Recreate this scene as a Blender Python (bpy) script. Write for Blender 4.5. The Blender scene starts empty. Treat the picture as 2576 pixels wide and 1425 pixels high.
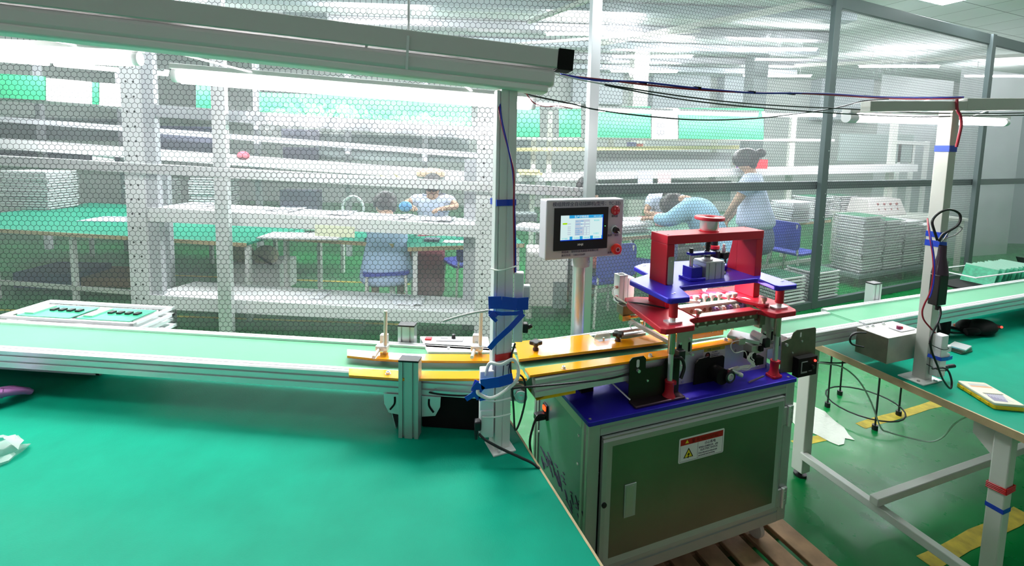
import bpy, bmesh, math, random
from mathutils import Vector, Matrix
random.seed(7)
PI = math.pi
SC = bpy.context.scene
COL = SC.collection

# ------------------------------------------------------------------ camera
F_PX, PCX, PCY = 1145.0, 1288.0, 475.0
PITCH, ROLL, EYE = math.radians(5.0), math.radians(1.26), 1.65
_r0 = Vector((1, 0, 0)); _u0 = Vector((0, math.sin(PITCH), math.cos(PITCH)))
FWD = Vector((0, math.cos(PITCH), -math.sin(PITCH)))
RT = _r0 * math.cos(ROLL) + _u0 * math.sin(ROLL)
UP = _u0 * math.cos(ROLL) - _r0 * math.sin(ROLL)
CAM = Vector((0, 0, EYE))
cd = bpy.data.cameras.new('camera'); cam = bpy.data.objects.new('camera', cd); COL.objects.link(cam)
cd.sensor_width = 36.0; cd.sensor_fit = 'HORIZONTAL'
cd.lens = 36.0 * F_PX / 2576.0
cd.shift_x = 0.0
cd.shift_y = -(712.5 - PCY) / 2576.0
cd.clip_start = 0.02; cd.clip_end = 100
m = Matrix.Identity(4)
for i in range(3):
    m[i][0] = RT[i]; m[i][1] = UP[i]; m[i][2] = -FWD[i]; m[i][3] = CAM[i]
cam.matrix_world = m
SC.camera = cam

# ------------------------------------------------------------------ exposure, world
SC.view_settings.view_transform = 'Standard'
SC.view_settings.look = 'None'
SC.view_settings.exposure = 0.98
SC.view_settings.gamma = 1.0
SC.view_settings.use_curve_mapping = False
SC.cycles.use_denoising = True
SC.cycles.transparent_max_bounces = 24
SC.cycles.max_bounces = 6
SC.cycles.diffuse_bounces = 3
SC.cycles.glossy_bounces = 3
SC.cycles.sample_clamp_indirect = 4.0
SC.cycles.caustics_reflective = False
SC.cycles.caustics_refractive = False
w = bpy.data.worlds.new('world'); SC.world = w; w.use_nodes = True
w.node_tree.nodes['Background'].inputs[0].default_value = (1.0, 0.92, 0.98, 1)
w.node_tree.nodes['Background'].inputs[1].default_value = 0.13
TUBE = 42.0          # emission of the fluorescent tubes
PANEL = 28.0          # emission of the ceiling panels
BACKTUBE = 70.0      # tubes over the benches behind the partition

# ------------------------------------------------------------------ materials
MATS = {}
def principled(name, rgb, rough=0.5, metal=0.0, spec=0.5, emit=None, es=0.0, bump=0.0, bscale=200.0, var=0.0, vscale=8.0, alpha=1.0, coat=0.0, trans=0.0):
    if name in MATS: return MATS[name]
    mt = bpy.data.materials.new(name); mt.use_nodes = True
    nt = mt.node_tree; b = nt.nodes['Principled BSDF']
    b.inputs['Base Color'].default_value = (*rgb, 1)
    b.inputs['Roughness'].default_value = rough
    b.inputs['Metallic'].default_value = metal
    b.inputs['Specular IOR Level'].default_value = spec
    b.inputs['Alpha'].default_value = alpha
    b.inputs['Coat Weight'].default_value = coat
    b.inputs['Transmission Weight'].default_value = trans
    if emit:
        b.inputs['Emission Color'].default_value = (*emit, 1); b.inputs['Emission Strength'].default_value = es
    tc = None
    if bump or var:
        tc = nt.nodes.new('ShaderNodeTexCoord')
    if var:
        n = nt.nodes.new('ShaderNodeTexNoise'); n.inputs['Scale'].default_value = vscale; n.inputs['Detail'].default_value = 5
        nt.links.new(tc.outputs['Object'], n.inputs['Vector'])
        r = nt.nodes.new('ShaderNodeMapRange'); r.inputs['From Min'].default_value = .3; r.inputs['From Max'].default_value = .7
        r.inputs['To Min'].default_value = 1 - var; r.inputs['To Max'].default_value = 1 + var
        nt.links.new(n.outputs['Fac'], r.inputs['Value'])
        mx = nt.nodes.new('ShaderNodeMix'); mx.data_type = 'RGBA'; mx.blend_type = 'MULTIPLY'; mx.inputs['Factor'].default_value = 1
        mx.inputs['A'].default_value = (*rgb, 1)
        nt.links.new(r.outputs['Result'], mx.inputs['B'])
        nt.links.new(mx.outputs['Result'], b.inputs['Base Color'])
    if bump:
        n = nt.nodes.new('ShaderNodeTexNoise'); n.inputs['Scale'].default_value = bscale; n.inputs['Detail'].default_value = 2
        nt.links.new(tc.outputs['Object'], n.inputs['Vector'])
        bp = nt.nodes.new('ShaderNodeBump'); bp.inputs['Strength'].default_value = bump; bp.inputs['Distance'].default_value = 0.002
        nt.links.new(n.outputs['Fac'], bp.inputs['Height']); nt.links.new(bp.outputs['Normal'], b.inputs['Normal'])
    MATS[name] = mt
    return mt

def emission(name, rgb, s):
    if name in MATS: return MATS[name]
    mt = bpy.data.materials.new(name); mt.use_nodes = True; nt = mt.node_tree
    nt.nodes.remove(nt.nodes['Principled BSDF'])
    e = nt.nodes.new('ShaderNodeEmission'); e.inputs[0].default_value = (*rgb, 1); e.inputs[1].default_value = s
    nt.links.new(e.outputs[0], nt.nodes['Material Output'].inputs['Surface'])
    MATS[name] = mt; return mt

P = principled
M_teal   = P('green antistatic mat', (0.0, 0.265, 0.165), .52, spec=.10, bump=.25, bscale=350, var=.07, vscale=9)
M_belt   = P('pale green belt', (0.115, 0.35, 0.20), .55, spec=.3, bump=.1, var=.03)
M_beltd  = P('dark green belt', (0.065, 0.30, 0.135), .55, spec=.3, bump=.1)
M_part   = P('dull partition frame', (0.12, 0.155, 0.155), .45, .3)
M_alu    = P('anodised aluminium', (0.62, 0.64, 0.66), .35, .75, bump=.05)
M_aluw   = P('bright aluminium', (0.80, 0.81, 0.82), .35, .5)
M_aluc   = P('cabinet aluminium', (0.50, 0.54, 0.53), .42, .6, bump=.05)
M_steel  = P('brushed steel sheet', (0.50, 0.50, 0.45), .34, .5, var=.06, vscale=30)
M_dsteel = P('dark steel sheet', (0.16, 0.155, 0.11), .38, .5, var=.1, vscale=40)
M_chrome = P('polished steel rod', (0.78, 0.79, 0.80), .22, .65)
M_blue   = P('blue anodised plate', (0.030, 0.018, 0.52), .30, .25, spec=.5, bump=.15, bscale=700)
M_red    = P('red anodised block', (0.50, 0.012, 0.030), .42, .15, spec=.4, bump=.12, bscale=700)
M_orange = P('orange acrylic', (0.95, 0.36, 0.005), .12, spec=.5, coat=.3)
M_orangd = P('red acrylic edge', (0.60, 0.03, 0.004), .25)
M_black  = P('black plastic', (0.012, 0.012, 0.014), .38, spec=.4)
M_blackm = P('matte black', (0.006, 0.006, 0.006), .75, spec=.2)
M_white  = P('white painted steel', (0.80, 0.80, 0.79), .40)
M_whitep = P('white plastic', (0.82, 0.83, 0.84), .38)
M_cream  = P('cream painted steel', (0.66, 0.68, 0.62), .42)
M_grey   = P('grey plastic', (0.30, 0.30, 0.32), .5)
M_hmi    = P('silver lilac panel paint', (0.50, 0.48, 0.53), .38, .15)
M_tapeb  = P('blue tape', (0.010, 0.065, 0.55), .28, spec=.5)
M_taper  = P('red tape', (0.60, 0.012, 0.015), .3)
M_wire   = P('black cable', (0.008, 0.008, 0.01), .35)
M_wirew  = P('white cable', (0.80, 0.80, 0.76), .4)
M_wirer  = P('red wire', (0.35, 0.010, 0.03), .4)
M_wireb  = P('blue wire', (0.02, 0.03, 0.40), .4)
M_wood   = P('plywood edge', (0.50, 0.38, 0.21), .6, var=.12, vscale=25)
M_pallet = P('pallet wood', (0.36, 0.21, 0.11), .7, var=.3, vscale=12, bump=.4, bscale=60)
M_tray   = P('white tray plastic', (0.80, 0.81, 0.82), .45)
M_pcb    = P('green circuit board', (0.03, 0.32, 0.17), .35, var=.25, vscale=60)
M_pcbd   = P('dark green circuit board', (0.015, 0.17, 0.08), .4, var=.4, vscale=80)
M_skin   = P('skin', (0.50, 0.29, 0.19), .55)
M_hair   = P('black hair', (0.018, 0.014, 0.016), .5, bump=.6, bscale=120)
M_shirt  = P('light blue work shirt', (0.42, 0.58, 0.82), .8, bump=.3, bscale=14)
M_shirtw = P('pale lilac work shirt', (0.62, 0.70, 0.90), .8, bump=.3, bscale=14)
M_skirt  = P('grey blue skirt', (0.20, 0.27, 0.42), .85)
M_trous  = P('dark trousers', (0.03, 0.035, 0.04), .8)
M_maroon = P('maroon trousers', (0.20, 0.012, 0.03), .8)
M_beige  = P('beige cloth', (0.62, 0.55, 0.43), .85, bump=.4, bscale=20)
M_chair  = P('blue chair plastic', (0.015, 0.03, 0.36), .4)
M_ban    = P('green banner', (0.0, 0.26, 0.11), .4)
M_paper  = P('white paper', (0.80, 0.80, 0.80), .6)
M_papery = P('yellow paper', (0.80, 0.75, 0.35), .6)
M_pink   = P('pink plastic', (0.80, 0.35, 0.40), .5)
M_redp   = P('red plastic', (0.75, 0.02, 0.04), .4)
M_yellow = P('yellow plastic', (0.95, 0.58, 0.01), .3)
M_brass  = P('brass', (0.75, 0.50, 0.18), .25, 1.0)
M_ivory  = P('ivory machine part', (0.80, 0.74, 0.62), .35, .2)
M_cardb  = P('brown cardboard', (0.30, 0.17, 0.08), .8)
M_ink    = P('printed ink', (0.06, 0.05, 0.10), .6)
M_wtext  = P('white lettering', (0.75, 0.75, 0.75), .5)
M_tube   = emission('tube light', (1.0, 0.985, 0.97), TUBE)
M_tubeb  = emission('bench tube light', (0.97, 0.98, 1.0), BACKTUBE)
M_panel  = emission('ceiling panel light', (0.90, 0.95, 1.0), PANEL)
M_ledr   = emission('red indicator', (1.0, 0.03, 0.02), 3.0)
M_ledg   = emission('green indicator', (0.1, 1.0, 0.2), 3.0)
M_machl  = emission('machine light bar', (1.0, 0.88, 0.84), 60.0)
M_clear  = P('clear acrylic', (0.85, 0.87, 0.90), .08, alpha=.35)

def floor_mat():
    mt = bpy.data.materials.new('green epoxy floor'); mt.use_nodes = True; nt = mt.node_tree; b = nt.nodes['Principled BSDF']
    tc = nt.nodes.new('ShaderNodeTexCoord')
    n = nt.nodes.new('ShaderNodeTexNoise'); n.inputs['Scale'].default_value = 1.7; n.inputs['Detail'].default_value = 6
    nt.links.new(tc.outputs['Object'], n.inputs['Vector'])
    cr = nt.nodes.new('ShaderNodeValToRGB')
    cr.color_ramp.elements[0].position = .35; cr.color_ramp.elements[0].color = (0.0, 0.15, 0.032, 1)
    cr.color_ramp.elements[1].position = .7; cr.color_ramp.elements[1].color = (0.002, 0.24, 0.05, 1)
    nt.links.new(n.outputs['Fac'], cr.inputs['Fac']); nt.links.new(cr.outputs['Color'], b.inputs['Base Color'])
    n2 = nt.nodes.new('ShaderNodeTexNoise'); n2.inputs['Scale'].default_value = 9; n2.inputs['Detail'].default_value = 4
    nt.links.new(tc.outputs['Object'], n2.inputs['Vector'])
    mr = nt.nodes.new('ShaderNodeMapRange'); mr.inputs['To Min'].default_value = .18; mr.inputs['To Max'].default_value = .42
    nt.links.new(n2.outputs['Fac'], mr.inputs['Value']); nt.links.new(mr.outputs['Result'], b.inputs['Roughness']); b.inputs['Specular IOR Level'].default_value = .28
    bp = nt.nodes.new('ShaderNodeBump'); bp.inputs['Strength'].default_value = .12; bp.inputs['Distance'].default_value = .01
    nt.links.new(n.outputs['Fac'], bp.inputs['Height']); nt.links.new(bp.outputs['Normal'], b.inputs['Normal'])
    return mt
M_floor = floor_mat()

def ceiling_mat():
    mt = bpy.data.materials.new('ceiling tiles'); mt.use_nodes = True; nt = mt.node_tree; b = nt.nodes['Principled BSDF']
    tc = nt.nodes.new('ShaderNodeTexCoord')
    br = nt.nodes.new('ShaderNodeTexBrick'); br.offset = 0.0; br.inputs['Scale'].default_value = 1.0
    br.inputs['Brick Width'].default_value = .6; br.inputs['Row Height'].default_value = .6; br.inputs['Mortar Size'].default_value = .006
    br.inputs['Color1'].default_value = (.74, .80, .78, 1); br.inputs['Color2'].default_value = (.71, .77, .75, 1)
    br.inputs['Mortar'].default_value = (.25, .28, .28, 1)
    mp = nt.nodes.new('ShaderNodeMapping'); mp.inputs['Rotation'].default_value = (0, 0, math.radians(-22))
    nt.links.new(tc.outputs['Object'], mp.inputs['Vector']); nt.links.new(mp.outputs['Vector'], br.inputs['Vector'])
    nt.links.new(br.outputs['Color'], b.inputs['Base Color']); b.inputs['Roughness'].default_value = .8
    return mt
M_ceil = ceiling_mat()
M_wall = P('pale wall paint', (0.60, 0.64, 0.62), .7, var=.05, vscale=2)

def film_mat(name, cell, haze, hexline=True):
    """clear antistatic curtain film: honeycomb print on a thin, slightly milky, wrinkled sheet"""
    mt = bpy.data.materials.new(name); mt.use_nodes = True; nt = mt.node_tree
    nt.nodes.remove(nt.nodes['Principled BSDF']); L = nt.links.new
    N = lambda t, **k: nt.nodes.new(t)
    def math_(op, a, b=None, clamp=False):
        n = N('ShaderNodeMath'); n.operation = op; n.use_clamp = clamp
        for i, v in enumerate((a, b)):
            if v is None: continue
            if isinstance(v, (int, float)): n.inputs[i].default_value = v
            else: L(v, n.inputs[i])
        return n.outputs[0]
    uv = N('ShaderNodeUVMap'); uv.uv_map = 'UVMap'
    nz = N('ShaderNodeTexNoise'); nz.inputs['Scale'].default_value = .9; nz.inputs['Detail'].default_value = 2
    L(uv.outputs[0], nz.inputs['Vector'])
    tr = N('ShaderNodeBsdfTransparent')
    df = N('ShaderNodeBsdfDiffuse'); df.inputs[0].default_value = (.86, .88, .90, 1)
    tl = N('ShaderNodeBsdfTranslucent'); tl.inputs[0].default_value = (.86, .88, .90, 1)
    hz = N('ShaderNodeMixShader'); hz.inputs[0].default_value = .5; L(df.outputs[0], hz.inputs[1]); L(tl.outputs[0], hz.inputs[2])
    # wrinkles: soft vertical folds and diagonal drapes
    mp = N('ShaderNodeMapping'); mp.inputs['Scale'].default_value = (1.1, .55, 1); mp.inputs['Rotation'].default_value = (0, 0, .12)
    L(uv.outputs[0], mp.inputs['Vector'])
    wn = N('ShaderNodeTexNoise'); wn.inputs['Scale'].default_value = 2.2; wn.inputs['Detail'].default_value = 3; wn.inputs['Distortion'].default_value = 1.2
    L(mp.outputs[0], wn.inputs['Vector'])
    bp = N('ShaderNodeBump'); bp.inputs['Strength'].default_value = .25; bp.inputs['Distance'].default_value = .05
    L(wn.outputs['Fac'], bp.inputs['Height'])
    gl = N('ShaderNodeBsdfGlossy'); gl.inputs['Roughness'].default_value = .16; gl.inputs[0].default_value = (.9, .93, 1, 1)
    L(bp.outputs['Normal'], gl.inputs['Normal'])
    a = N('ShaderNodeMixShader')
    hf = math_('ADD', math_('MULTIPLY', nz.outputs['Fac'], haze * .8), haze * .6)
    L(hf, a.inputs[0]); L(tr.outputs[0], a.inputs[1]); L(hz.outputs[0], a.inputs[2])
    b = N('ShaderNodeMixShader'); b.inputs[0].default_value = .05
    L(a.outputs[0], b.inputs[1]); L(gl.outputs[0], b.inputs[2])
    out = b.outputs[0]
    if hexline:
        sp = N('ShaderNodeSeparateXYZ'); L(uv.outputs[0], sp.inputs[0])
        x = math_('MULTIPLY', sp.outputs[0], 1 / cell); y = math_('MULTIPLY', sp.outputs[1], 1 / cell)
        def cellc(ox, oy):
            ax = math_('SUBTRACT', math_('FLOORED_MODULO', math_('ADD', x, ox), 1.0), .5)
            ay = math_('SUBTRACT', math_('FLOORED_MODULO', math_('ADD', y, oy), 1.7320508), .8660254)
            return ax, ay, math_('ADD', math_('MULTIPLY', ax, ax), math_('MULTIPLY', ay, ay))
        def hexd(ax, ay):
            ax = math_('ABSOLUTE', ax); ay = math_('ABSOLUTE', ay)
            return math_('MAXIMUM', math_('ADD', math_('MULTIPLY', ax, .5), math_('MULTIPLY', ay, .8660254)), ax)
        a1 = cellc(0, 0); a2 = cellc(.5, .8660254)
        s = math_('LESS_THAN', a1[2], a2[2])
        d1 = hexd(a1[0], a1[1]); d2 = hexd(a2[0], a2[1])
        d = math_('ADD', math_('MULTIPLY', s, d1), math_('MULTIPLY', math_('SUBTRACT', 1, s), d2))
        line = math_('MULTIPLY', math_('GREATER_THAN', d, .452), .80)
        ld = N('ShaderNodeBsdfDiffuse'); ld.inputs[0].default_value = (.035, .04, .05, 1)
        c = N('ShaderNodeMixShader'); L(line, c.inputs[0]); L(out, c.inputs[1]); L(ld.outputs[0], c.inputs[2])
        out = c.outputs[0]
    L(out, nt.nodes['Material Output'].inputs['Surface'])
    return mt
M_filmL = film_mat('honeycomb film left', .041, .12)
M_filmR = film_mat('honeycomb film right', .034, .15)
M_filmP = film_mat('plain clear film', .041, .20, False)
M_sheet = film_mat('crumpled clear sheet', .041, .42, False)

# ------------------------------------------------------------------ projection of photo points into the room
def ray(u, v): return RT * ((u - PCX) / F_PX) - UP * ((v - PCY) / F_PX) + FWD
def atz(u, v, z): d = ray(u, v); return CAM + d * ((z - EYE) / d.z)
def aty(u, v, y): d = ray(u, v); return CAM + d * (y / d.y)

MO = Vector((.261, 1.376, 0)); MTH = math.radians(20.5)
MX = Vector((math.cos(MTH), math.sin(MTH), 0)); MY = Vector((-math.sin(MTH), math.cos(MTH), 0))
def wl(x, y, z=0.0): return MO + MX * x + MY * y + Vector((0, 0, z))
def my(u, v, y):
    d = ray(u, v); o = CAM - MO; t = (y - o.dot(MY)) / d.dot(MY); p = o + d * t
    return Vector((p.dot(MX), p.dot(MY), p.z))
def mz(u, v, z):
    p = atz(u, v, z) - MO; return Vector((p.dot(MX), p.dot(MY), z))

# ------------------------------------------------------------------ mesh builder
def V(*a): return Vector(a)
class MB:
    def __init__(s): s.v = []; s.f = []; s.sm = []; s.uv = None
    def add(s, vs, fs, smooth=False):
        o = len(s.v); s.v += [Vector(p) for p in vs]; s.f += [tuple(i + o for i in f) for f in fs]; s.sm += [smooth] * len(fs); return s
    def box(s, x0, x1, y0, y1, z0, z1):
        return s.add([(x0, y0, z0), (x1, y0, z0), (x1, y1, z0), (x0, y1, z0), (x0, y0, z1), (x1, y0, z1), (x1, y1, z1), (x0, y1, z1)],
                     [(0, 3, 2, 1), (4, 5, 6, 7), (0, 1, 5, 4), (1, 2, 6, 5), (2, 3, 7, 6), (3, 0, 4, 7)])
    def hexa(s, a, b):       # two quads, a front (ccw seen from outside), b back
        return s.add(list(a) + list(b), [(0, 1, 2, 3), (7, 6, 5, 4), (0, 4, 5, 1), (1, 5, 6, 2), (2, 6, 7, 3), (3, 7, 4, 0)])
    def obox(s, c, hx, hy, hz):
        c = Vector(c); hx = Vector(hx); hy = Vector(hy); hz = Vector(hz)
        return s.add([c - hx - hy - hz, c + hx - hy - hz, c + hx + hy - hz, c - hx + hy - hz, c - hx - hy + hz, c + hx - hy + hz, c + hx + hy + hz, c - hx + hy + hz],
                     [(0, 3, 2, 1), (4, 5, 6, 7), (0, 1, 5, 4), (1, 2, 6, 5), (2, 3, 7, 6), (3, 0, 4, 7)])
    def bar(s, p, q, w, h, up=(0, 0, 1)):
        p = Vector(p); q = Vector(q); d = (q - p); n = d.normalized(); up = Vector(up)
        if abs(n.dot(up)) > .98: up = Vector((0, 1, 0))
        sd = n.cross(up).normalized(); u2 = sd.cross(n).normalized()
        return s.obox((p + q) / 2, d / 2, sd * (w / 2), u2 * (h / 2))
    def cyl(s, p, q, r, n=16, r2=None, cap=True, smooth=True):
        p = Vector(p); q = Vector(q); r2 = r if r2 is None else r2; d = (q - p).normalized()
        a = Vector((0, 0, 1)) if abs(d.z) < .9 else Vector((1, 0, 0)); x = d.cross(a).normalized(); y = d.cross(x)
        vs = []
        for c, rr in ((p, r), (q, r2)):
            for i in range(n):
                t = 2 * PI * i / n; vs.append(c + x * (math.cos(t) * rr) + y * (math.sin(t) * rr))
        fs = [(i, (i + 1) % n, n + (i + 1) % n, n + i) for i in range(n)]
        s.add(vs, fs, smooth)
        if cap:
            s.add(vs[:n], [tuple(range(n - 1, -1, -1))]); s.add(vs[n:], [tuple(range(n))])
        return s
    def lathe(s, c, axis, prof, n=24):     # prof = [(r, h)]
        c = Vector(c); d = Vector(axis).normalized(); a = Vector((0, 0, 1)) if abs(d.z) < .9 else Vector((1, 0, 0)); x = d.cross(a).normalized(); y = d.cross(x)
        vs = []; k = len(prof)
        for r, h in prof:
            for i in range(n):
                t = 2 * PI * i / n; vs.append(c + d * h + x * (math.cos(t) * r) + y * (math.sin(t) * r))
        fs = []
        for j in range(k - 1):
            for i in range(n): fs.append((j * n + i, j * n + (i + 1) % n, (j + 1) * n + (i + 1) % n, (j + 1) * n + i))
        s.add(vs, fs, True); return s
    def tube(s, pts, r, n=8, smooth=True, rs=None):
        pts = [Vector(p) for p in pts]
        if smooth and len(pts) > 2: pts = catmull(pts)
        vs = []; k = len(pts); px = None
        for i, p in enumerate(pts):
            t = (pts[min(i + 1, k - 1)] - pts[max(i - 1, 0)]).normalized()
            if px is None:
                a = Vector((0, 0, 1)) if abs(t.z) < .9 else Vector((1, 0, 0)); px = t.cross(a).normalized()
            px = (px - t * px.dot(t)).normalized(); y = t.cross(px)
            rr = r if rs is None else rs(i / (k - 1))
            for j in range(n):
                q = 2 * PI * j / n; vs.append(p + px * (math.cos(q) * rr) + y * (math.sin(q) * rr))
        fs = [(i * n + j, i * n + (j + 1) % n, (i + 1) * n + (j + 1) % n, (i + 1) * n + j) for i in range(k - 1) for j in range(n)]
        fs += [tuple(range(n - 1, -1, -1)), tuple(range((k - 1) * n, k * n))]
        return s.add(vs, fs, True)
    def prism(s, poly, o, ax, ay, az):     # polygon (ccw) in the ax/ay plane swept along vector az
        o = Vector(o); ax = Vector(ax); ay = Vector(ay); az = Vector(az); n = len(poly)
        a = [o + ax * x + ay * y for x, y in poly]; b = [p + az for p in a]
        fs = [tuple(range(n - 1, -1, -1)), tuple(range(n, 2 * n))] + [(i, (i + 1) % n, n + (i + 1) % n, n + i) for i in range(n)]
        return s.add(a + b, fs)
    def plate(s, poly, z0, z1): return s.prism(poly, (0, 0, z0), (1, 0, 0), (0, 1, 0), (0, 0, z1 - z0))
    def ell(s, c, rx, ry, rz, n=14, k=10, rot=None):
        vs = []; c = Vector(c)
        for j in range(k + 1):
            ph = PI * j / k
            for i in range(n):
                t = 2 * PI * i / n; p = Vector((rx * math.sin(ph) * math.cos(t), ry * math.sin(ph) * math.sin(t), rz * math.cos(ph)))
                if rot: p = rot @ p
                vs.append(c + p)
        fs = [(j * n + i, (j + 1) * n + i, (j + 1) * n + (i + 1) % n, j * n + (i + 1) % n) for j in range(k) for i in range(n)]
        return s.add(vs, fs, True)
    def shift(s, d):
        d = Vector(d); s.v = [p - d for p in s.v]; return s

def catmull(pts, k=6):
    o = []; n = len(pts)
    for i in range(n - 1):
        p0 = pts[max(i - 1, 0)]; p1 = pts[i]; p2 = pts[i + 1]; p3 = pts[min(i + 2, n - 1)]
        for j in range(k):
            t = j / k
            o.append(.5 * ((2 * p1) + (p2 - p0) * t + (2 * p0 - 5 * p1 + 4 * p2 - p3) * t * t + (3 * p1 - 3 * p2 + p3 - p0) * t ** 3))
    o.append(pts[-1]); return o

def obj(name, mb, mat, parent=None, bevel=0.0, seg=2, world=False):
    """one mesh object; with world=True the coordinates are room coordinates and the parent an unrotated Empty"""
    if world and parent is not None: mb.shift(parent.location)
    me = bpy.data.meshes.new(name)
    me.from_pydata([tuple(p) for p in mb.v], [], mb.f)
    me.update()
    me.polygons.foreach_set('use_smooth', [bool(x) for x in mb.sm])
    bm = bmesh.new(); bm.from_mesh(me); bmesh.ops.remove_doubles(bm, verts=bm.verts, dist=1e-6)
    bmesh.ops.recalc_face_normals(bm, faces=bm.faces); bm.to_mesh(me); bm.free()
    me.set_sharp_from_angle(angle=.66)
    me.materials.append(mat)
    o = bpy.data.objects.new(name, me); COL.objects.link(o)
    if parent is not None: o.parent = parent
    if bevel:
        md = o.modifiers.new('bevel', 'BEVEL'); md.width = bevel; md.segments = seg; md.limit_method = 'ANGLE'; md.angle_limit = .7; md.harden_normals = False
    return o
def tag(o, label, cat, group=None, kind=None):
    o['label'] = label; o['category'] = cat
    if group: o['group'] = group
    if kind: o['kind'] = kind
    return o
def struct(o, label=None):
    o['kind'] = 'structure'
    if label: o['label'] = label
    return o
def thing(name, label, cat, loc=(0, 0, 0), rz=0.0, group=None):
    e = bpy.data.objects.new(name, None); COL.objects.link(e); e.location = loc; e.rotation_euler = (0, 0, rz); e.empty_display_size = .05
    return tag(e, label, cat, group)
def single(name, mb, mat, label, cat, loc=None, group=None, bevel=0.0):
    """a thing that is one mesh; coordinates in the room, origin moved to loc"""
    if loc is None:
        c = Vector((0, 0, 0))
        for p in mb.v: c += p
        c /= max(1, len(mb.v)); c.z = min(p.z for p in mb.v); loc = c
    mb.shift(loc); o = obj(name, mb, mat, None, bevel); o.location = loc
    return tag(o, label, cat, group)
def kids(o): return [c for c in bpy.data.objects if c.parent == o]
def copy_tree(o, loc=None, rz=None, label=None, group=None):
    def rec(s, par):
        c = s.copy(); COL.objects.link(c); c.parent = par
        for k in kids(s): rec(k, c)
        return c
    c = rec(o, None)
    if loc is not None: c.location = loc
    if rz is not None: c.rotation_euler = (0, 0, rz)
    if label: c['label'] = label
    if group: c['group'] = group
    return c
def text(name, body, size, mat, o, ax, ay, parent=None, align='LEFT', bold=0.0):
    """flat lettering; o = baseline start, ax = reading direction, ay = up direction (parent-local)"""
    cu = bpy.data.curves.new(name, 'FONT'); cu.body = body; cu.size = size; cu.align_x = align; cu.extrude = .0002; cu.offset = bold
    t = bpy.data.objects.new(name, cu); COL.objects.link(t)
    dg = bpy.context.evaluated_depsgraph_get()
    me = bpy.data.meshes.new_from_object(t.evaluated_get(dg)); bpy.data.objects.remove(t); bpy.data.curves.remove(cu)
    ax = Vector(ax).normalized(); ay = Vector(ay).normalized(); az = ax.cross(ay)
    R = Matrix.Identity(4)
    for i in range(3): R[i][0] = ax[i]; R[i][1] = ay[i]; R[i][2] = az[i]; R[i][3] = Vector(o)[i]
    me.transform(R); me.materials.clear(); me.materials.append(mat)
    ob = bpy.data.objects.new(name, me); COL.objects.link(ob)
    if parent is not None: ob.parent = parent
    return ob
def rrect(x0, x1, y0, y1, r, k=4):
    o = []
    for cx, cy, a in ((x1 - r, y0 + r, -90), (x1 - r, y1 - r, 0), (x0 + r, y1 - r, 90), (x0 + r, y0 + r, 180)):
        for i in range(k + 1):
            t = math.radians(a + 90 * i / k); o.append((cx + r * math.cos(t), cy + r * math.sin(t)))
    return o
def slotted(w, d, n=1, s=.008, dp=.008):
    """cross-section of a T-slot profile, slots on the two broad faces"""
    pts = []
    xs = [(-w / 2 + w * (i + .5) / n) for i in range(n)]
    pts.append((-w / 2, -d / 2))
    for x in xs: pts += [(x - s / 2, -d / 2), (x - s / 2, -d / 2 + dp), (x + s / 2, -d / 2 + dp), (x + s / 2, -d / 2)]
    pts.append((w / 2, -d / 2)); pts.append((w / 2, d / 2))
    for x in reversed(xs): pts += [(x + s / 2, d / 2), (x + s / 2, d / 2 - dp), (x - s / 2, d / 2 - dp), (x - s / 2, d / 2)]
    pts.append((-w / 2, d / 2)); return pts
# ================================================================== ROOM
struct(obj('floor', MB().box(-9, 16, -3, 15, -.1, 0), M_floor), 'glossy green epoxy floor')
struct(obj('ceiling', MB().box(-9, 16, -1.2, 15, 3.75, 3.85), M_ceil), 'grey square tiled ceiling')
struct(obj('wall_back', MB().box(-9, 16, 13, 13.15, 0, 3.75), M_wall), 'pale green grey far wall')
struct(obj('wall_right', MB().box(13, 13.15, -3, 13, 0, 3.75), M_wall), 'pale wall at the right')
struct(obj('wall_left', MB().box(-9.15, -9, -3, 13, 0, 3.75), M_wall), 'pale wall at the left')

# square ceiling panels; the corner of one shows at the top right
def ceiling_panel(x, y, label, grp=None):
    t = thing('ceiling_panel_light', label, 'ceiling light', (x, y, 3.75), math.radians(22), grp)
    obj('frame', MB().box(-.32, .32, -.32, .32, -.025, .0).add([], []), M_white, t)
    obj('diffuser', MB().box(-.29, .29, -.29, .29, -.034, -.0255), M_panel, t)
    return t
pc = atz(2410, -18, 3.75)
ceiling_panel(pc.x, pc.y, 'square ceiling light panel whose lower corner shows at the top right edge')
for i, (x, y) in enumerate([(-3.2, 2.8), (-.9, 2.75), (2.5, 3.1)]):
    ceiling_panel(x, y, 'square ceiling light panel over the conveyors in front of the film', 'ceiling panels in front of the film')
for i, (x, y) in enumerate([(-5, 6.5), (-2, 6.8), (1.2, 7.2), (4.4, 8.0), (-3.5, 9.6), (-.3, 9.8), (2.9, 10.4), (7.6, 9.2), (6.0, 10.6), (10.5, 10.0), (2.6, 8.8), (3.6, 2.3), (6.2, 3.9), (9.0, 5.2)]):  # right rear ones are added to brighten the far room
    fr = y < 5.5  # front ones are added out of view to light the ceiling
    t = thing('ceiling_batten_light', 'pendant strip light over the front benches' if fr else 'long thin pendant strip light seen through the film', 'ceiling light', (x, y, 3.75), math.radians(-6), 'pendant strip lights in front of the film' if fr else 'pendant strip lights behind the film')
    obj('housing', MB().box(-.75, .75, -.012, .012, -.29, -.268).box(-.5, -.49, -.005, .005, -.27, 0).box(.49, .5, -.005, .005, -.27, 0), M_white, t)
    obj('tube', MB().cyl((-.72, 0, -.31), (.72, 0, -.31), .018, 8), M_tubeb, t)

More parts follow.
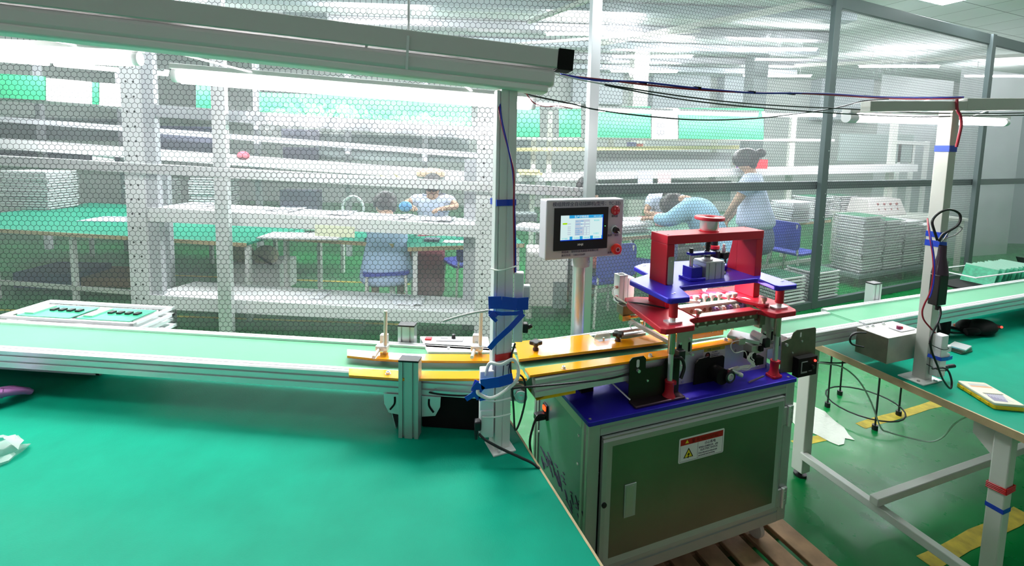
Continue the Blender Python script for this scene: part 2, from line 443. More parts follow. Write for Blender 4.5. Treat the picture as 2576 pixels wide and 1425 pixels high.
# yellow floor tape
def tape(pts, wdt, label, name='floor_tape'):
    mb = MB()
    for (a, b) in pts:
        a = Vector(a); b = Vector(b); d = (b - a).normalized(); n = Vector((-d.y, d.x, 0)) * wdt / 2
        k = max(2, int((b - a).length / .12)); L_, R_ = [], []
        for i in range(k + 1):
            p = a.lerp(b, i / k); L_.append(p + n * random.uniform(.75, 1.1)); R_.append(p - n * random.uniform(.75, 1.1))
        vs = L_ + R_; mb.add([q + V(0, 0, .0015) for q in vs], [(i, i + 1, k + 2 + i, k + 1 + i) for i in range(k)])
        mb.add([q + V(0, 0, .0002) for q in vs], [(i, i + 1, k + 2 + i, k + 1 + i) for i in range(k)])
    single(name, mb, P('worn yellow tape', (.55, .42, .03), .6, var=.35, vscale=14), label, 'floor tape')
tape([(atz(2165, 1073, 0), atz(2560, 955, 0))], .07, 'yellow floor marking tape running under the right bench beside the wire stand')
tape([(atz(2000, 1118, 0), atz(2105, 1096, 0))], .06, 'short worn yellow tape strip beside the glossy floor patch')
tape([(atz(2330, 1418, 0), atz(2576, 1290, 0))], .07, 'yellow floor tape in the dark under the right bench behind the near leg')
tape([(V(-6, 5.6, 0), V(-1.2, 5.35, 0))], .05, 'thin yellow floor line behind the left bench, seen through the film')
tape([(V(-5, 4.25, 0), V(-.9, 4.1, 0))], .04, 'thin yellow floor line close behind the film at the left')
tape([(wl(3.2, 3.2), wl(7, 3.3))], .05, 'yellow floor line behind the tray stacks')
# glossy resin patch on the floor
mb = MB(); c0 = atz(2052, 1062, 0); n = 22
ring = [c0 + V(math.cos(2 * PI * i / n) * random.uniform(.12, .17), math.sin(2 * PI * i / n) * random.uniform(.17, .24), .004) for i in range(n)]
mb.add(ring, [tuple(range(n))]); mb.add([p - V(0, 0, .0035) for p in ring], [tuple(range(n))])
mb.f += [(i, (i + 1) % n, n + (i + 1) % n, n + i) for i in range(n)]; mb.sm += [False] * n
M_foil = P('crinkled clear foil', (.50, .55, .46), .22, .1, bump=1.0, bscale=55)
single('plastic_sheet', mb, M_foil, 'crinkled clear plastic sheet lying on the green floor behind the cabinet', 'plastic sheet')

# ================================================================== LEFT BENCH
t = thing('workbench', 'large green topped workbench in the left foreground carrying the long conveyor', 'workbench', (-1.4, 1.2, 0))
poly = [(-3.6, .30), (.449, .30), (-.211, 2.0), (-3.6, 2.0)]
mb = MB(); mb.plate(poly, .728, .75); obj('tabletop', mb, M_teal, t, world=True)
mb = MB(); ed = (V(-.211, 2.0, 0) - V(.449, .30, 0)).normalized(); nn = V(ed.y, -ed.x, 0)
mb.bar(V(.449, .30, .739) + nn * .003, V(-.211, 2.0, .739) + nn * .003, .006, .024); obj('edge_strip', mb, M_wood, t, world=True)
for x, y in ((-3.4, .45), (.30, .45), (-3.4, 1.85), (-.28, 1.85)):
    obj('leg', MB().box(x - .03, x + .03, y - .03, y + .03, 0, .728), M_white, t, bevel=.003, world=True)
obj('rail', MB().box(-3.37, -.31, 1.82, 1.86, .60, .66), M_white, t, world=True)

# ================================================================== RIGHT BENCH
t = thing('workbench', 'green topped workbench at the right with white legs and a plywood edge', 'workbench', tuple(wl(1.5, 0)), MTH)
def L2(x, y): return (x - 1.5, y)
poly = [L2(1.366, -.50), L2(3.9, -.50), L2(3.9, .44), L2(1.412, .44)]
obj('tabletop', MB().plate(poly, .724, .75), M_teal, t)
mb = MB(); mb.bar((1.363 - 1.5, -.506, .737), (1.409 - 1.5, .44, .737), .008, .028); mb.bar((1.363 - 1.5, -.504, .737), (3.9 - 1.5, -.504, .737), .008, .028)
obj('edge_strip', mb, M_wood, t)
legs = [(1.418, -.40), (1.478, .35), (3.5, -.40), (3.5, .35)]
for i, (x, y) in enumerate(legs):
    x, y = L2(x, y); l = obj('leg', MB().box(x - (hl := .023 if i in (0, 2) else .030), x + hl, y - hl, y + hl, .03, .72), M_cream, t, bevel=.004)
    obj('foot', MB().cyl((x, y, 0), (x, y, .012), .03, 14).cyl((x, y, .01), (x, y, .035), .009, 10), M_black, l)
obj('crossbar', MB().bar((1.425 - 1.5, -.36, .13), (1.455 - 1.5, .33, .13), .035, .035), M_cream, t, bevel=.003)
obj('crossbar', MB().bar((1.405 - 1.5, -.03, .172), (3.5 - 1.5, -.06, .172), .035, .035), M_cream, t, bevel=.003)
obj('gusset', MB().prism([(-.37, .72), (-.37, .60), (-.31, .655), (-.31, .72)], (1.425 - 1.5, 0, 0), (0, 1, 0), (0, 0, 1), (.01, 0, 0)), M_cream, t)
mb = MB()
for k in range(4):
    z = .505 + k * .006; mb.tube([(-.108, -.426, z), (-.057, -.427, z + .005), (-.057, -.375, z), (-.108, -.375, z - .004), (-.108, -.426, z)], .0028, 6, False)
mb.v = [t.matrix_basis @ p for p in mb.v]
single('twine', mb, M_taper, 'red string wound round the near leg of the right bench', 'string')
mb = MB(); x, y = L2(1.418, -.40); r_ = .0235
for (x0, x1, y0, y1) in ((-r_, r_, -r_ - .0006, -r_ + .0004), (-r_ - .0006, -r_ + .0004, -r_, r_), (r_ - .0004, r_ + .0006, -r_, r_), (-r_, r_, r_ - .0004, r_ + .0006)):
    mb.box(x + x0, x + x1, y + y0, y + y1, .430, .446)
mb.v = [t.matrix_basis @ p for p in mb.v]
single('tape_band', mb, M_tapeb, 'narrow blue tape band round the near leg of the right bench', 'tape')

# ================================================================== PARTITION
PC = V(.60, 3.62, 0); PD = V(1, .456, 0).normalized(); PN = V(-PD.y, PD.x, 0)
pt = thing('partition', 'clean room partition of clear honeycomb printed film in an aluminium frame', 'partition', (0.6, 3.62, 0))
def film(name, a, b, z0, z1, mat, u0=0.0, parent=None):
    a = Vector(a); b = Vector(b); Lh = (b - a).length; me = bpy.data.meshes.new(name)
    n = 24
    vs = []; uvs = []
    for j in range(2):
        for i in range(n + 1):
            p = a.lerp(b, i / n); vs.append((p.x, p.y, (z0, z1)[j])); uvs.append((u0 + Lh * i / n, (z0, z1)[j] + 20))
    fs = [(i, i + 1, n + 2 + i, n + 1 + i) for i in range(n)]
    if parent: vs = [tuple(Vector(q) - parent.location) for q in vs]
    me.from_pydata(vs, [], fs); uvl = me.uv_layers.new(name='UVMap')
    for lp in me.loops: uvl.data[lp.index].uv = uvs[lp.vertex_index]
    me.materials.append(mat); o = bpy.data.objects.new(name, me); COL.objects.link(o); o.parent = parent
    return o
PLe = V(-4.6, 3.28, 0)
p2 = V(3.27, 4.838, 0); p3 = V(6.32, 6.23, 0); p4 = V(9.2, 7.54, 0)
film('film_panel', PLe, PC, .04, 3.25, M_filmL, 50, pt)
film('film_panel', PC, p2, .04, 3.25, M_filmR, 60, pt)
film('film_panel', p2, p3, .04, 3.25, M_filmR, 70, pt)
film('film_panel', p3, p4, .04, 3.25, M_filmP, 80, pt)
def post(name, p, d, wdt=.075, z1=3.3, mat=M_aluc, off=-.03):
    n = V(-d.y, d.x, 0); c = Vector(p) + n * off
    obj(name, MB().bar(c, c + V(0, 0, z1), wdt, .05, up=n), mat, pt, bevel=.003, world=True)
LD = (PC - PLe).normalized()
a = aty(566, 500, 3.5)
post('post', V(a.x, 3.50, 0), LD, .10, mat=M_aluw)
post('post', PC, PD, .085, mat=M_alu)
for p_ in (p2, p3, p4): post('post', p_, PD, .10, mat=M_part)
def rail(a, b, za, zb, h, nrm, mat=M_aluc, off=-.028):
    a = Vector(a) + nrm * off + V(0, 0, za); b = Vector(b) + nrm * off + V(0, 0, zb)
    obj('rail', MB().bar(a, b, .045, h), mat, pt, bevel=.003, world=True)
LN = V(-LD.y, LD.x, 0)
rl = aty(-100, 400, 3.3); rr = aty(1465, 487, 3.58)
rail(V(rl.x, 3.28 + (rl.x + 4.6) * .065, 0), PC, rl.z, rr.z, .075, LN, M_aluw, .028)
rail(PLe, PC, .04, .04, .08, LN); rail(PLe, PC, 3.26, 3.26, .1, LN, M_alu)
rail(PC, p4, 1.335, 1.335, .085, PN, M_part, .03)
rail(PC, p4, .04, .04, .08, PN, M_part); rail(PC, p4, 3.24, 3.24, .13, PN, M_part, .0)
# small rivets on the posts
mb = MB()
for q in (V(a.x, 3.44, 0), p2 - PN * .06):
    for z in (.35, .7, 1.0, 1.25, 1.7, 2.1, 2.5): mb.ell(q + V(.012, 0, z), .005, .004, .005, 8, 6)
obj('rivet', mb, M_chrome, pt, world=True)['kind'] = 'stuff'
# ================================================================== LEFT CONVEYOR (frame: x along the belt towards the machine, y to the back)
LTH = math.radians(-4.6); LO = V(.0, 1.372, 0)
LX = V(math.cos(LTH), math.sin(LTH), 0); LY = V(-math.sin(LTH), math.cos(LTH), 0)
def ll(x, y, z=0.0): return LO + LX * x + LY * y + V(0, 0, z)
def side_profile(h=.062, d=.030, z1=.93):
    # section in (outward, up): slotted conveyor side beam
    return [(0, z1 - h), (d, z1 - h), (d, z1 - h * .72), (d - .006, z1 - h * .70), (d - .006, z1 - h * .62), (d, z1 - h * .60), (d, z1 - h * .36), (d - .006, z1 - h * .34), (d - .006, z1 - h * .27), (d, z1 - h * .25), (d, z1 - .004), (d - .004, z1), (d - .012, z1), (d - .013, z1 - .004), (d - .016, z1 - .004), (d - .017, z1), (0, z1)]
def conveyor(name, label, loc, rz, x0, x1, y0, y1, ztop, belt, parts=True, endplate=True):
    t = thing(name, label, 'conveyor', loc, rz)
    b = MB(); b.box(x0, x1, y0 + .012, y1 - .012, ztop - .012, ztop - .008)
    b.box(x0, x1, y0 + .012, y1 - .012, ztop - .050, ztop - .046)
    obj('belt', b, belt, t)
    obj('side_beam', MB().prism([(-p[0] + .03, p[1]) for p in side_profile(z1=ztop)][::-1], (x0, y0 - .018, 0), (0, 1, 0), (0, 0, 1), (x1 - x0, 0, 0)), M_aluw, t)
    obj('side_beam', MB().prism(side_profile(z1=ztop), (x0, y1 - .012, 0), (0, 1, 0), (0, 0, 1), (x1 - x0, 0, 0)), M_aluw, t)
    for x in (x0, x1): obj('roller', MB().cyl((x, y0 + .013, ztop - .029), (x, y1 - .013, ztop - .029), .0195, 20), M_beltd if belt is M_beltd else belt, t)
    if endplate:
        for x in (x0, x1):
            for y in (y0 - .014, y1 + .006):
                s = -1 if y < (y0 + y1) / 2 else 1
                bl = obj('bearing_block', MB().cyl((x, y, ztop - .029), (x, y + s * .012, ztop - .029), .026, 20), M_dsteel, t)
                obj('bearing', MB().lathe((x, y + s * .012, ztop - .029), (0, s, 0), [(.016, 0), (.016, .003), (.011, .003), (.011, .001), (.006, .001), (.006, .004), (0, .004)], 18), M_chrome, bl)
    return t
lc = conveyor('conveyor', 'long pale green belt conveyor with bright aluminium sides on the left bench', tuple(LO), LTH, -3.3, .035, .0, .205, .93, M_belt)
obj('motor_cover_and_shade', MB().box(-.275, -.055, .0, .17, .7505, .864), M_blackm, lc, bevel=.004)  # motor box, enlarged to stand for the black shade under the belt
obj('cross_plate', MB().box(-.28, -.02, .035, .165, .865, .878), P('dark underside sheet', (.10, .10, .16), .3, .5), lc)
def slot_post(parent, x, y, z0, z1, wdt=.060, dp=.030, cap=True, mat=M_alu, rot=0):
    o = obj('support_post', MB().prism(slotted(wdt, dp, 2, .007, .006), (x, y, z0), (1, 0, 0), (0, 1, 0), (0, 0, z1 - z0)), mat, parent)
    if cap: obj('end_cap', MB().box(x - wdt / 2 - .001, x + wdt / 2 + .001, y - dp / 2 - .001, y + dp / 2 + .001, z1, z1 + .006), M_black, o, bevel=.0015)
    return o
M_alug = P('green tinted aluminium', (.40, .52, .48), .35, .7)
slot_post(lc, -.300, -.044, .75, .994, .062, .036, mat=M_aluc)
slot_post(lc, -.400, .245, .75, .985, .062, .036, mat=M_alu)
slot_post(lc, -2.6, -.044, .75, .985); slot_post(lc, -2.6, .245, .75, .985)
# curved slotted tilt brackets at the front post
for sx in (-1, 1):
    pl = [( sx * .002, .800), (sx * .045, .806), (sx * .060, .835), (sx * .062, .868), (sx * .002, .868)]
    if sx < 0: pl = pl[::-1]
    br = obj('tilt_bracket', MB().prism(pl, (-.300 + sx * .030, -.024, 0), (1, 0, 0), (0, 0, 1), (0, .004, 0)), M_aluw, lc)
    obj('arc_slot', MB().tube([(-.300 + sx * .055, -.0252, .860), (-.300 + sx * .056, -.0252, .838), (-.300 + sx * .070, -.0252, .818)], .0032, 6), M_blackm, br)
obj('foot_plate', MB().hexa([(-.355, -.02, .752), (-.353, .16, .752), (-.353, .16, .868), (-.385, -.02, .868)], [(-.352, -.02, .752), (-.350, .16, .752), (-.350, .16, .868), (-.382, -.02, .868)]), M_alu, lc)
tr = obj('end_bearing', MB().lathe(tuple(V(.045, -.032, .893)), (0, -1, 0), [(.0, 0), (.019, 0), (.019, .006), (.013, .006), (.013, .003), (.006, .003), (.006, .008), (0, .008)], 22), M_chrome, lc)

# orange acrylic guides on the left conveyor
def guide(name, label, poly, z0, z1, mat=M_orange, edge=M_orangd):
    """poly in room coordinates (list of Vectors)"""
    c = sum(poly, V(0, 0, 0)) / len(poly)
    t = thing(name, label, 'guide plate', (c.x, c.y, z0))
    pl = [(p.x - c.x, p.y - c.y) for p in poly]
    obj('plate', MB().plate(pl, .0012, z1 - z0), mat, t)
    pl2 = [(x * 1.0005, y * 1.0005) for x, y in pl]
    obj('edge_tint', MB().plate(pl2, 0, .0011), edge, t)
    return t
def screw(p, parent, r=.007, h=.007):
    pp = Vector(p) - parent.location
    return obj('screw', MB().lathe(pp, (0, 0, 1), [(0, 0), (r * 1.3, 0), (r * 1.3, .0015), (r, .0015), (r, h), (r * .5, h), (r * .5, h * .5), (0, h * .5)], 14), M_chrome, parent)
def atL(pts, z): return [atz(u, v, z) for u, v in pts]
g1 = guide('guide_plate', 'orange acrylic guide strip along the back of the left conveyor belt', [V(-.541, 1.472, 0), V(-.44, 1.455, 0), V(-.33, 1.447, 0), V(-.15, 1.452, 0), (V(.03, 1.462, 0)), V(.02, 1.513, 0), V(-.12, 1.503, 0), V(-.33, 1.496, 0), V(-.45, 1.506, 0), V(-.558, 1.520, 0)], .938, .946)
g2 = guide('guide_plate', 'orange acrylic guide strip along the front edge of the left conveyor', [V(-.492, 1.352, 0), V(-.33, 1.338, 0), V(-.15, 1.345, 0), V(.06, 1.356, 0), V(.045, 1.412, 0), V(-.15, 1.392, 0), V(-.33, 1.388, 0), V(-.508, 1.396, 0)], .933, .941)
p = atz(976, 941, .941); screw(p, g2)
# rod clamps that hold the back guide
M_rod = P('beige bright rod', (.72, .68, .62), .3, .3)
def rod_clamp(u, v, topv, label):
    b = atz(u, v, .95); t = thing('rod_clamp', label, 'clamp', (b.x, b.y, .947), LTH)
    hgt = aty(u + 8, topv, b.y + .01).z - .947
    obj('rod', MB().cyl((0.008, .012, .0), (.010, .012, hgt), .0062, 14), M_rod, t)
    cb = obj('clamp_block', MB().box(-.022, .018, .0, .026, .012, .030), M_aluw, t, bevel=.0015)
    obj('screw', MB().cyl((.012, -.001, .021), (.012, -.003, .021), .0045, 12), M_chrome, cb)
    obj('cross_rod', MB().cyl((-.010, -.045, .013), (-.010, .05, .022), .0060, 14), M_rod, t)
    obj('clamp_block', MB().box(-.024, .002, .045, .065, -.006, .050), M_aluw, t, bevel=.002)
    obj('washer', MB().cyl((.008, .012, -.001), (.008, .012, .004), .008, 12), M_brass, t)
    return t
rod_clamp(960, 892, 783, 'steel rod clamp holding the left end of the orange guide strip')
rod_clamp(1200, 892, 786, 'steel rod clamp on the orange guide strip just left of the white post')
# control box at the back of the left conveyor
bx = [atz(1076, 885, .93), atz(1236, 887, .93), atz(1228, 847, .93), atz(1056, 846, .93)]
c = sum(bx, V(0, 0, 0)) / 4; t = thing('control_box', 'flat white control box with a red switch behind the left conveyor', 'control box', (c.x, c.y, .80))
pl = [(p.x - c.x, p.y - c.y) for p in bx]
obj('body', MB().plate(pl, -.045, .13), M_white, t, bevel=.003)
def ontop(u, v, z=.93): q = atz(u, v, z); return (q.x - c.x, q.y - c.y, z - .80)
q = ontop(1078, 854); obj('rocker_switch', MB().box(q[0] - .012, q[0] + .012, q[1] - .011, q[1] + .011, .130, .136), M_redp, t, bevel=.001)
q = ontop(1132, 855); obj('dial_plate', MB().box(q[0] - .05, q[0] + .05, q[1] - .018, q[1] + .018, .130, .134), M_hmi, t, bevel=.002)
q = ontop(1118, 852); obj('display_window', MB().box(q[0] - .013, q[0] + .013, q[1] - .008, q[1] + .008, .1335, .1350), M_grey, t)
q = ontop(1141, 854); obj('dial_knob', MB().cyl((q[0], q[1], .134), (q[0], q[1], .149), .008, 16, .0065), M_black, t)
q = ontop(1128, 878); obj('screw', MB().cyl((q[0], q[1], .130), (q[0], q[1], .135), .005, 12), M_chrome, t)

# ================================================================== CONVEYORS OF THE RIGHT SIDE (machine frame)
rc1 = conveyor('conveyor', 'short green outfeed conveyor leading out of the machine towards the right bench', tuple(MO), MTH, .93, 1.385, .078, .215, .925, M_belt, endplate=False)
obj('support', MB().box(.95, 1.0, .10, .2, .79, .877), M_alu, rc1); obj('support', MB().box(1.36, 1.41, .08, .22, .86, .880), M_dsteel, rc1)
rc2 = conveyor('conveyor', 'long pale green belt conveyor crossing the right bench', tuple(MO), MTH, 1.395, 4.6, .075, .238, .93, M_belt, endplate=False)
for x, y in ((2.05, .40),):
    q = my(2195, 720, .29); slot_post(rc2, q.x, .285, .75, my(2195, 714, .285).z, .062, .040, mat=M_aluw)
slot_post(rc2, 3.6, .285, .75, .98); slot_post(rc2, 3.6, .03, .75, .92)
obj('support', MB().box(1.75, 1.85, .10, .22, .7505, .884), M_dsteel, rc2)
def cbx(mb): mb.shift((-1.315, .078, -.820)); return mb
cbo = obj('control_box', cbx(MB().box(0, .235, 0, .122, 0, .108)), M_steel, rc2, bevel=.0015)
obj('side_sheet', cbx(MB().box(-.0008, 0, .002, .120, .002, .105)), M_dsteel, cbo)
obj('dial_plate', cbx(MB().plate(rrect(.120, .215, .024, .074, .006, 3), .108, .111)), M_hmi, cbo)
obj('display_frame', cbx(MB().box(.175, .205, .034, .062, .111, .1122)), M_whitep, cbo)
obj('red_knob', cbx(MB().cyl((.145, .048, .111), (.145, .048, .124), .008, 14)), P('plum plastic', (.25, .02, .08), .4), cbo)
obj('toggle', cbx(MB().cyl((.160, .046, .111), (.160, .046, .121), .005, 12)), M_redp, cbo)
for x in (.045, .080, .150): obj('box_screw', cbx(MB().lathe((x, .108, .108), (0, 0, 1), [(.008, 0), (.008, .002), (.005, .003), (.005, .007), (0, .008)], 12)), M_chrome, cbo)
kk = kids(rc2)
# ================================================================== PALLET
t = thing('pallet', 'brown wooden pallet under the machine cabinet', 'pallet', tuple(MO), MTH)
for k in range(9):
    x = -.06 + k * .125
    obj('plank', MB().box(x, x + .092, -.36, .62, .072, .092), M_pallet, t, bevel=.003)
for y in (-.34, .10, .52): obj('stringer', MB().box(-.06, 1.03, y, y + .08, .0, .072), M_pallet, t, bevel=.003)

# ================================================================== MACHINE (cabinet, press head)
W_, D_, ZB, ZT = .911, .43, .205, .775
mc = thing('assembly_machine', 'aluminium cabinet machine with a blue top plate and a red and blue press head', 'machine', tuple(MO), MTH)
def corner(x, y):
    return [(x - .022, y - .022), (x + .022, y - .022), (x + .022, y - .004), (x + .016, y - .004), (x + .016, y + .004), (x + .022, y + .004), (x + .022, y + .022), (x + .004, y + .022), (x - .004, y + .022), (x - .022, y + .022)]
for x, y in ((.022, .022), (W_ - .022, .022), (.022, D_ - .022), (W_ - .022, D_ - .022)):
    s = 1 if x < .5 else -1; q = 1 if y < .2 else -1
    p = [(.0, .0), (.044, .0), (.044, .016), (.038, .018), (.038, .026), (.044, .028), (.044, .044), (.0, .044), (.0, .028), (.005, .026), (.005, .018), (.0, .016)]
    pp = [((x - s * .022) + s * a, (y - q * .022) + q * b) for a, b in p]
    if s * q < 0: pp = pp[::-1]
    obj('corner_post', MB().plate(pp, ZB, ZT), M_aluc, mc, bevel=.002)
def hrail(x0, x1, z0, z1, y0=.0, y1=.03):
    obj('frame_rail', MB().prism([(y0, z0), (y1, z0), (y1, z1), (y0, z1), (y0, z1 - .010), (y0 + .004, z1 - .012), (y0 + .004, z1 - .016), (y0, z1 - .018)][::-1], (x0, 0, 0), (0, 1, 0), (0, 0, 1), (x1 - x0, 0, 0)), M_aluc, mc)
hrail(.044, W_ - .044, .735, ZT); hrail(.044, W_ - .044, ZB, .262)
hrail(.044, W_ - .044, .735, ZT, D_ - .03, D_); hrail(.044, W_ - .044, ZB, .262, D_ - .03, D_)
for x in (.0, W_ - .03):
    for z in ((ZB, .25), (.74, ZT)): obj('frame_rail', MB().box(x, x + .03, .044, D_ - .044, *z), M_aluc, mc, bevel=.002)
M_side = P('side sheet', (.22, .34, .35), .30, .55, var=.08, vscale=5)
obj('side_panel', MB().box(.004, .008, .04, D_ - .04, .24, .745), M_side, mc)
obj('side_panel', MB().box(W_ - .008, W_ - .004, .04, D_ - .04, .24, .745), M_side, mc)
obj('back_panel', MB().box(.04, W_ - .04, D_ - .01, D_ - .006, .24, .745), M_side, mc)
obj('floor_panel', MB().box(.04, W_ - .04, .03, D_ - .03, ZB + .002, ZB + .006), M_side, mc)
mb = MB()
for y, z in ((.07, .70), (.07, .60), (.36, .70), (.385, .52), (.36, .27), (.07, .27)): mb.lathe((.004, y, z), (-1, 0, 0), [(.0055, 0), (.0045, .003), (0, .0035)], 12)
obj('panel_screw', mb, M_chrome, mc)
# ink scrawl on the left side sheet
mb = MB(); rnd = random.Random(4)
for k in range(11):
    y = .36 - k * .031; z = .46 + rnd.uniform(-.015, .02)
    for s in range(3):
        a = rnd.uniform(-.6, .9); l = rnd.uniform(.018, .05)
        p0 = V(.0035, y + rnd.uniform(-.01, .01), z + rnd.uniform(-.03, .03))
        mb.tube([p0, p0 + V(0, -l * .5 * math.cos(a), l * .5 * math.sin(a) - .006), p0 + V(0, -l * math.cos(a), l * math.sin(a) - .014)], .0022, 5)
obj('ink_scrawl', mb, M_ink, mc)
# power inlet
ip = obj('power_inlet', MB().box(-.004, .006, .305, .340, .612, .672), M_black, mc, bevel=.002)
obj('rocker_switch', MB().box(-.008, -.003, .312, .333, .648, .664), emission('red glow switch', (1.0, .05, .01), 2.2), ip)
obj('plug', MB().box(-.045, -.004, .308, .336, .615, .640), M_black, ip, bevel=.004)
# door
dr = obj('door', MB().box(.049, .848, -.006, .002, .270, .732), M_aluc, mc, bevel=.001)
M_doorp = P('recessed door sheet', (.23, .235, .19), .30, .85, var=.10, vscale=3, bump=.15, bscale=900)
obj('door_frame', MB().hexa([(.049, -.012, .732), (.848, -.012, .732), (.848, -.006, .732), (.049, -.006, .732)][::-1], [(.049, -.012, .716), (.848, -.012, .716), (.848, -.006, .716), (.049, -.006, .716)]).box(.049, .065, -.012, -.006, .27, .716).box(.838, .848, -.012, -.006, .27, .716).box(.065, .838, -.012, -.006, .27, .282), M_aluc, dr)
mb = MB()
o_ = [(.065, .282), (.838, .282), (.838, .716), (.065, .716)]; i_ = [(.088, .300), (.824, .300), (.824, .694), (.088, .694)]
for k in range(4):
    a, b = o_[k], o_[(k + 1) % 4]; c, d = i_[(k + 1) % 4], i_[k]
    mb.add([(a[0], -.0118, a[1]), (b[0], -.0118, b[1]), (c[0], -.0066, c[1]), (d[0], -.0066, d[1])], [(0, 1, 2, 3)])
obj('door_bevel', mb, M_aluc, dr)
obj('door_sheet', MB().box(.088, .824, -.0072, -.0062, .300, .694), M_doorp, dr)
obj('recessed_handle', MB().box(.140, .186, -.0105, -.0068, .430, .548), M_aluc, dr, bevel=.002)
obj('handle_pocket', MB().box(.146, .174, -.0112, -.0100, .438, .540), P('handle pocket', (.5, .52, .48), .3, .6), dr)
obj('lock', MB().lathe((.060, -.012, .502), (0, -1, 0), [(.009, 0), (.009, .004), (.006, .005), (0, .005)], 18), M_black, dr)
for z in (.649, .312):
    h = obj('hinge', MB().box(.850, .872, -.010, -.002, z - .036, z + .036).box(.876, .902, -.010, .0, z - .036, z + .036), M_aluc, mc, bevel=.002)
    obj('hinge_pin', MB().cyl((.874, -.012, z - .040), (.874, -.012, z + .040), .006, 12), M_aluw, h)
    obj('hinge_screw', MB().cyl((.889, -.0105, z + .018), (.889, -.012, z + .018), .005, 10).cyl((.889, -.0105, z - .018), (.889, -.012, z - .018), .005, 10), M_chrome, h)
# electric shock sticker
sy = -.0075
obj('warning_sticker', MB().prism(rrect(.357, .559, .570, .662, .006), (0, sy, 0), (1, 0, 0), (0, 0, 1), (0, -.0004, 0)), M_paper, dr)
obj('sticker_band', MB().prism([(.363, .634), (.553, .634), (.553, .656), (.363, .656)], (0, sy - .0004, 0), (1, 0, 0), (0, 0, 1), (0, -.0002, 0)), P('sticker red', (.42, .003, .006), .5), dr)
def tri(cx, cz, r, y, col, nm): obj(nm, MB().prism([(cx - r * .92, cz - r * .53), (cx + r * .92, cz - r * .53), (cx, cz + r)], (0, y, 0), (1, 0, 0), (0, 0, 1), (0, -.0002, 0)), col, dr)
M_ylab = P('sticker yellow', (.80, .68, .03), .5)
tri(.400, .598, .0235, sy - .0004, M_blackm, 'triangle_border'); tri(.400, .5975, .0180, sy - .0007, M_ylab, 'triangle_fill')
obj('lightning_bolt', MB().prism([(.404, .608), (.394, .596), (.399, .596), (.397, .588), (.3945, .589), (.399, .582), (.402, .590), (.400, .5895), (.406, .6005), (.400, .6005)][::-1], (0, sy - .0009, 0), (1, 0, 0), (0, 0, 1), (0, -.0002, 0)), M_blackm, dr)
tri(.391, .6445, .0085, sy - .0007, M_ylab, 'small_triangle')
obj('sticker_line', MB().box(.4395, .4405, sy - .0006, sy - .0004, .574, .634).box(.363, .553, sy - .0006, sy - .0004, .5735, .5745).box(.363, .364, sy - .0006, sy - .0004, .574, .634).box(.552, .553, sy - .0006, sy - .0004, .574, .634), M_ink, dr)
ax, ay = (1, 0, 0), (0, 0, 1)
text('sticker_text', '警 告 WARNING', .016, P('dark red ink', (.12, .0, .0), .5), (.412, sy - .0008, .6385), ax, ay, dr)
text('sticker_text', '小心有电', .0125, M_ink, (.470, sy - .0008, .6200), ax, ay, dr)
text('sticker_text', '非专业人员请勿打开，以防', .0073, M_ink, (.4440, sy - .0008, .6090), ax, ay, dr)
text('sticker_text', 'ELECTRIC SHOCK', .0098, M_ink, (.452, sy - .0008, .5985), ax, ay, dr)
text('sticker_text', 'Only allowed professionals', .0078, M_ink, (.4440, sy - .0008, .5885), ax, ay, dr)
text('sticker_text', 'personnel and servicing', .0078, M_ink, (.4440, sy - .0008, .5795), ax, ay, dr)
# casters
for x, y in ((.84, .06), (.06, .06), (.84, .37), (.06, .37)):
    cs = obj('caster', MB().box(x - .020, x + .020, y - .026, y + .026, ZB - .008, ZB).bar((x - .017, y, ZB - .006), (x - .017, y + .01, .140), .024, .003, up=(1, 0, 0)).bar((x + .017, y, ZB - .006), (x + .017, y + .01, .140), .024, .003, up=(1, 0, 0)), M_steel, mc)
    obj('wheel', MB().lathe((x - .013, y + .012, .132), (1, 0, 0), [(.0, 0), (.030, 0), (.040, .004), (.040, .022), (.030, .026), (0, .026)], 24), P('pale rubber', (.55, .52, .45), .6), cs)
# blue top plate
tp = obj('top_plate', MB().plate(rrect(-.003, W_ + .006, -.004, D_ + .004, .006, 3), ZT, .79), M_blue, mc, bevel=.0015)
mb = MB()
for x, y in ((.012, .014), (.40, .012), (.89, .014), (.30, .30)): mb.lathe((x, y, .79), (0, 0, 1), [(.005, 0), (.005, .0012), (.002, .0012), (.002, .0005), (0, .0005)], 12)
obj('plate_screw', mb, M_chrome, tp)
obj('slot_hole', MB().plate(rrect(.862, .892, .045, .055, .0045), .7901, .7906), M_blackm, tp)

# guide rods with red feet
RODS = ((.338, .035), (.838, .035), (.838, .425))
for x, y in RODS:
    r = obj('guide_rod', MB().cyl((x, y, .83), (x, y, 1.135), .0092, 20), M_chrome, mc)
    obj('rod_foot', MB().plate(rrect(x - .024, x + .024, y - .020, y + .020, .006, 3), .790, .800).lathe((x, y, .799), (0, 0, 1), [(.023, 0), (.017, .010), (.015, .020), (.0155, .050), (.017, .054), (.015, .058), (0, .058)], 22).box(x + .012, x + .026, y - .006, y + .006, .838, .852), M_red, r, bevel=.0015)
    obj('bushing', MB().cyl((x, y, .955), (x, y, 1.046), .0125, 20), P('warm steel', (.55, .52, .42), .25, 1.0), r)
    obj('flange', MB().plate(rrect(x - .030, x + .030, y - .016, y + .016, .004, 2), 1.065, 1.071).cyl((x, y, 1.071), (x, y, 1.090), .0095, 18), M_chrome, r)
    obj('red_sleeve', MB().cyl((x, y, 1.085), (x, y, 1.136), .0150, 22), M_red, r)

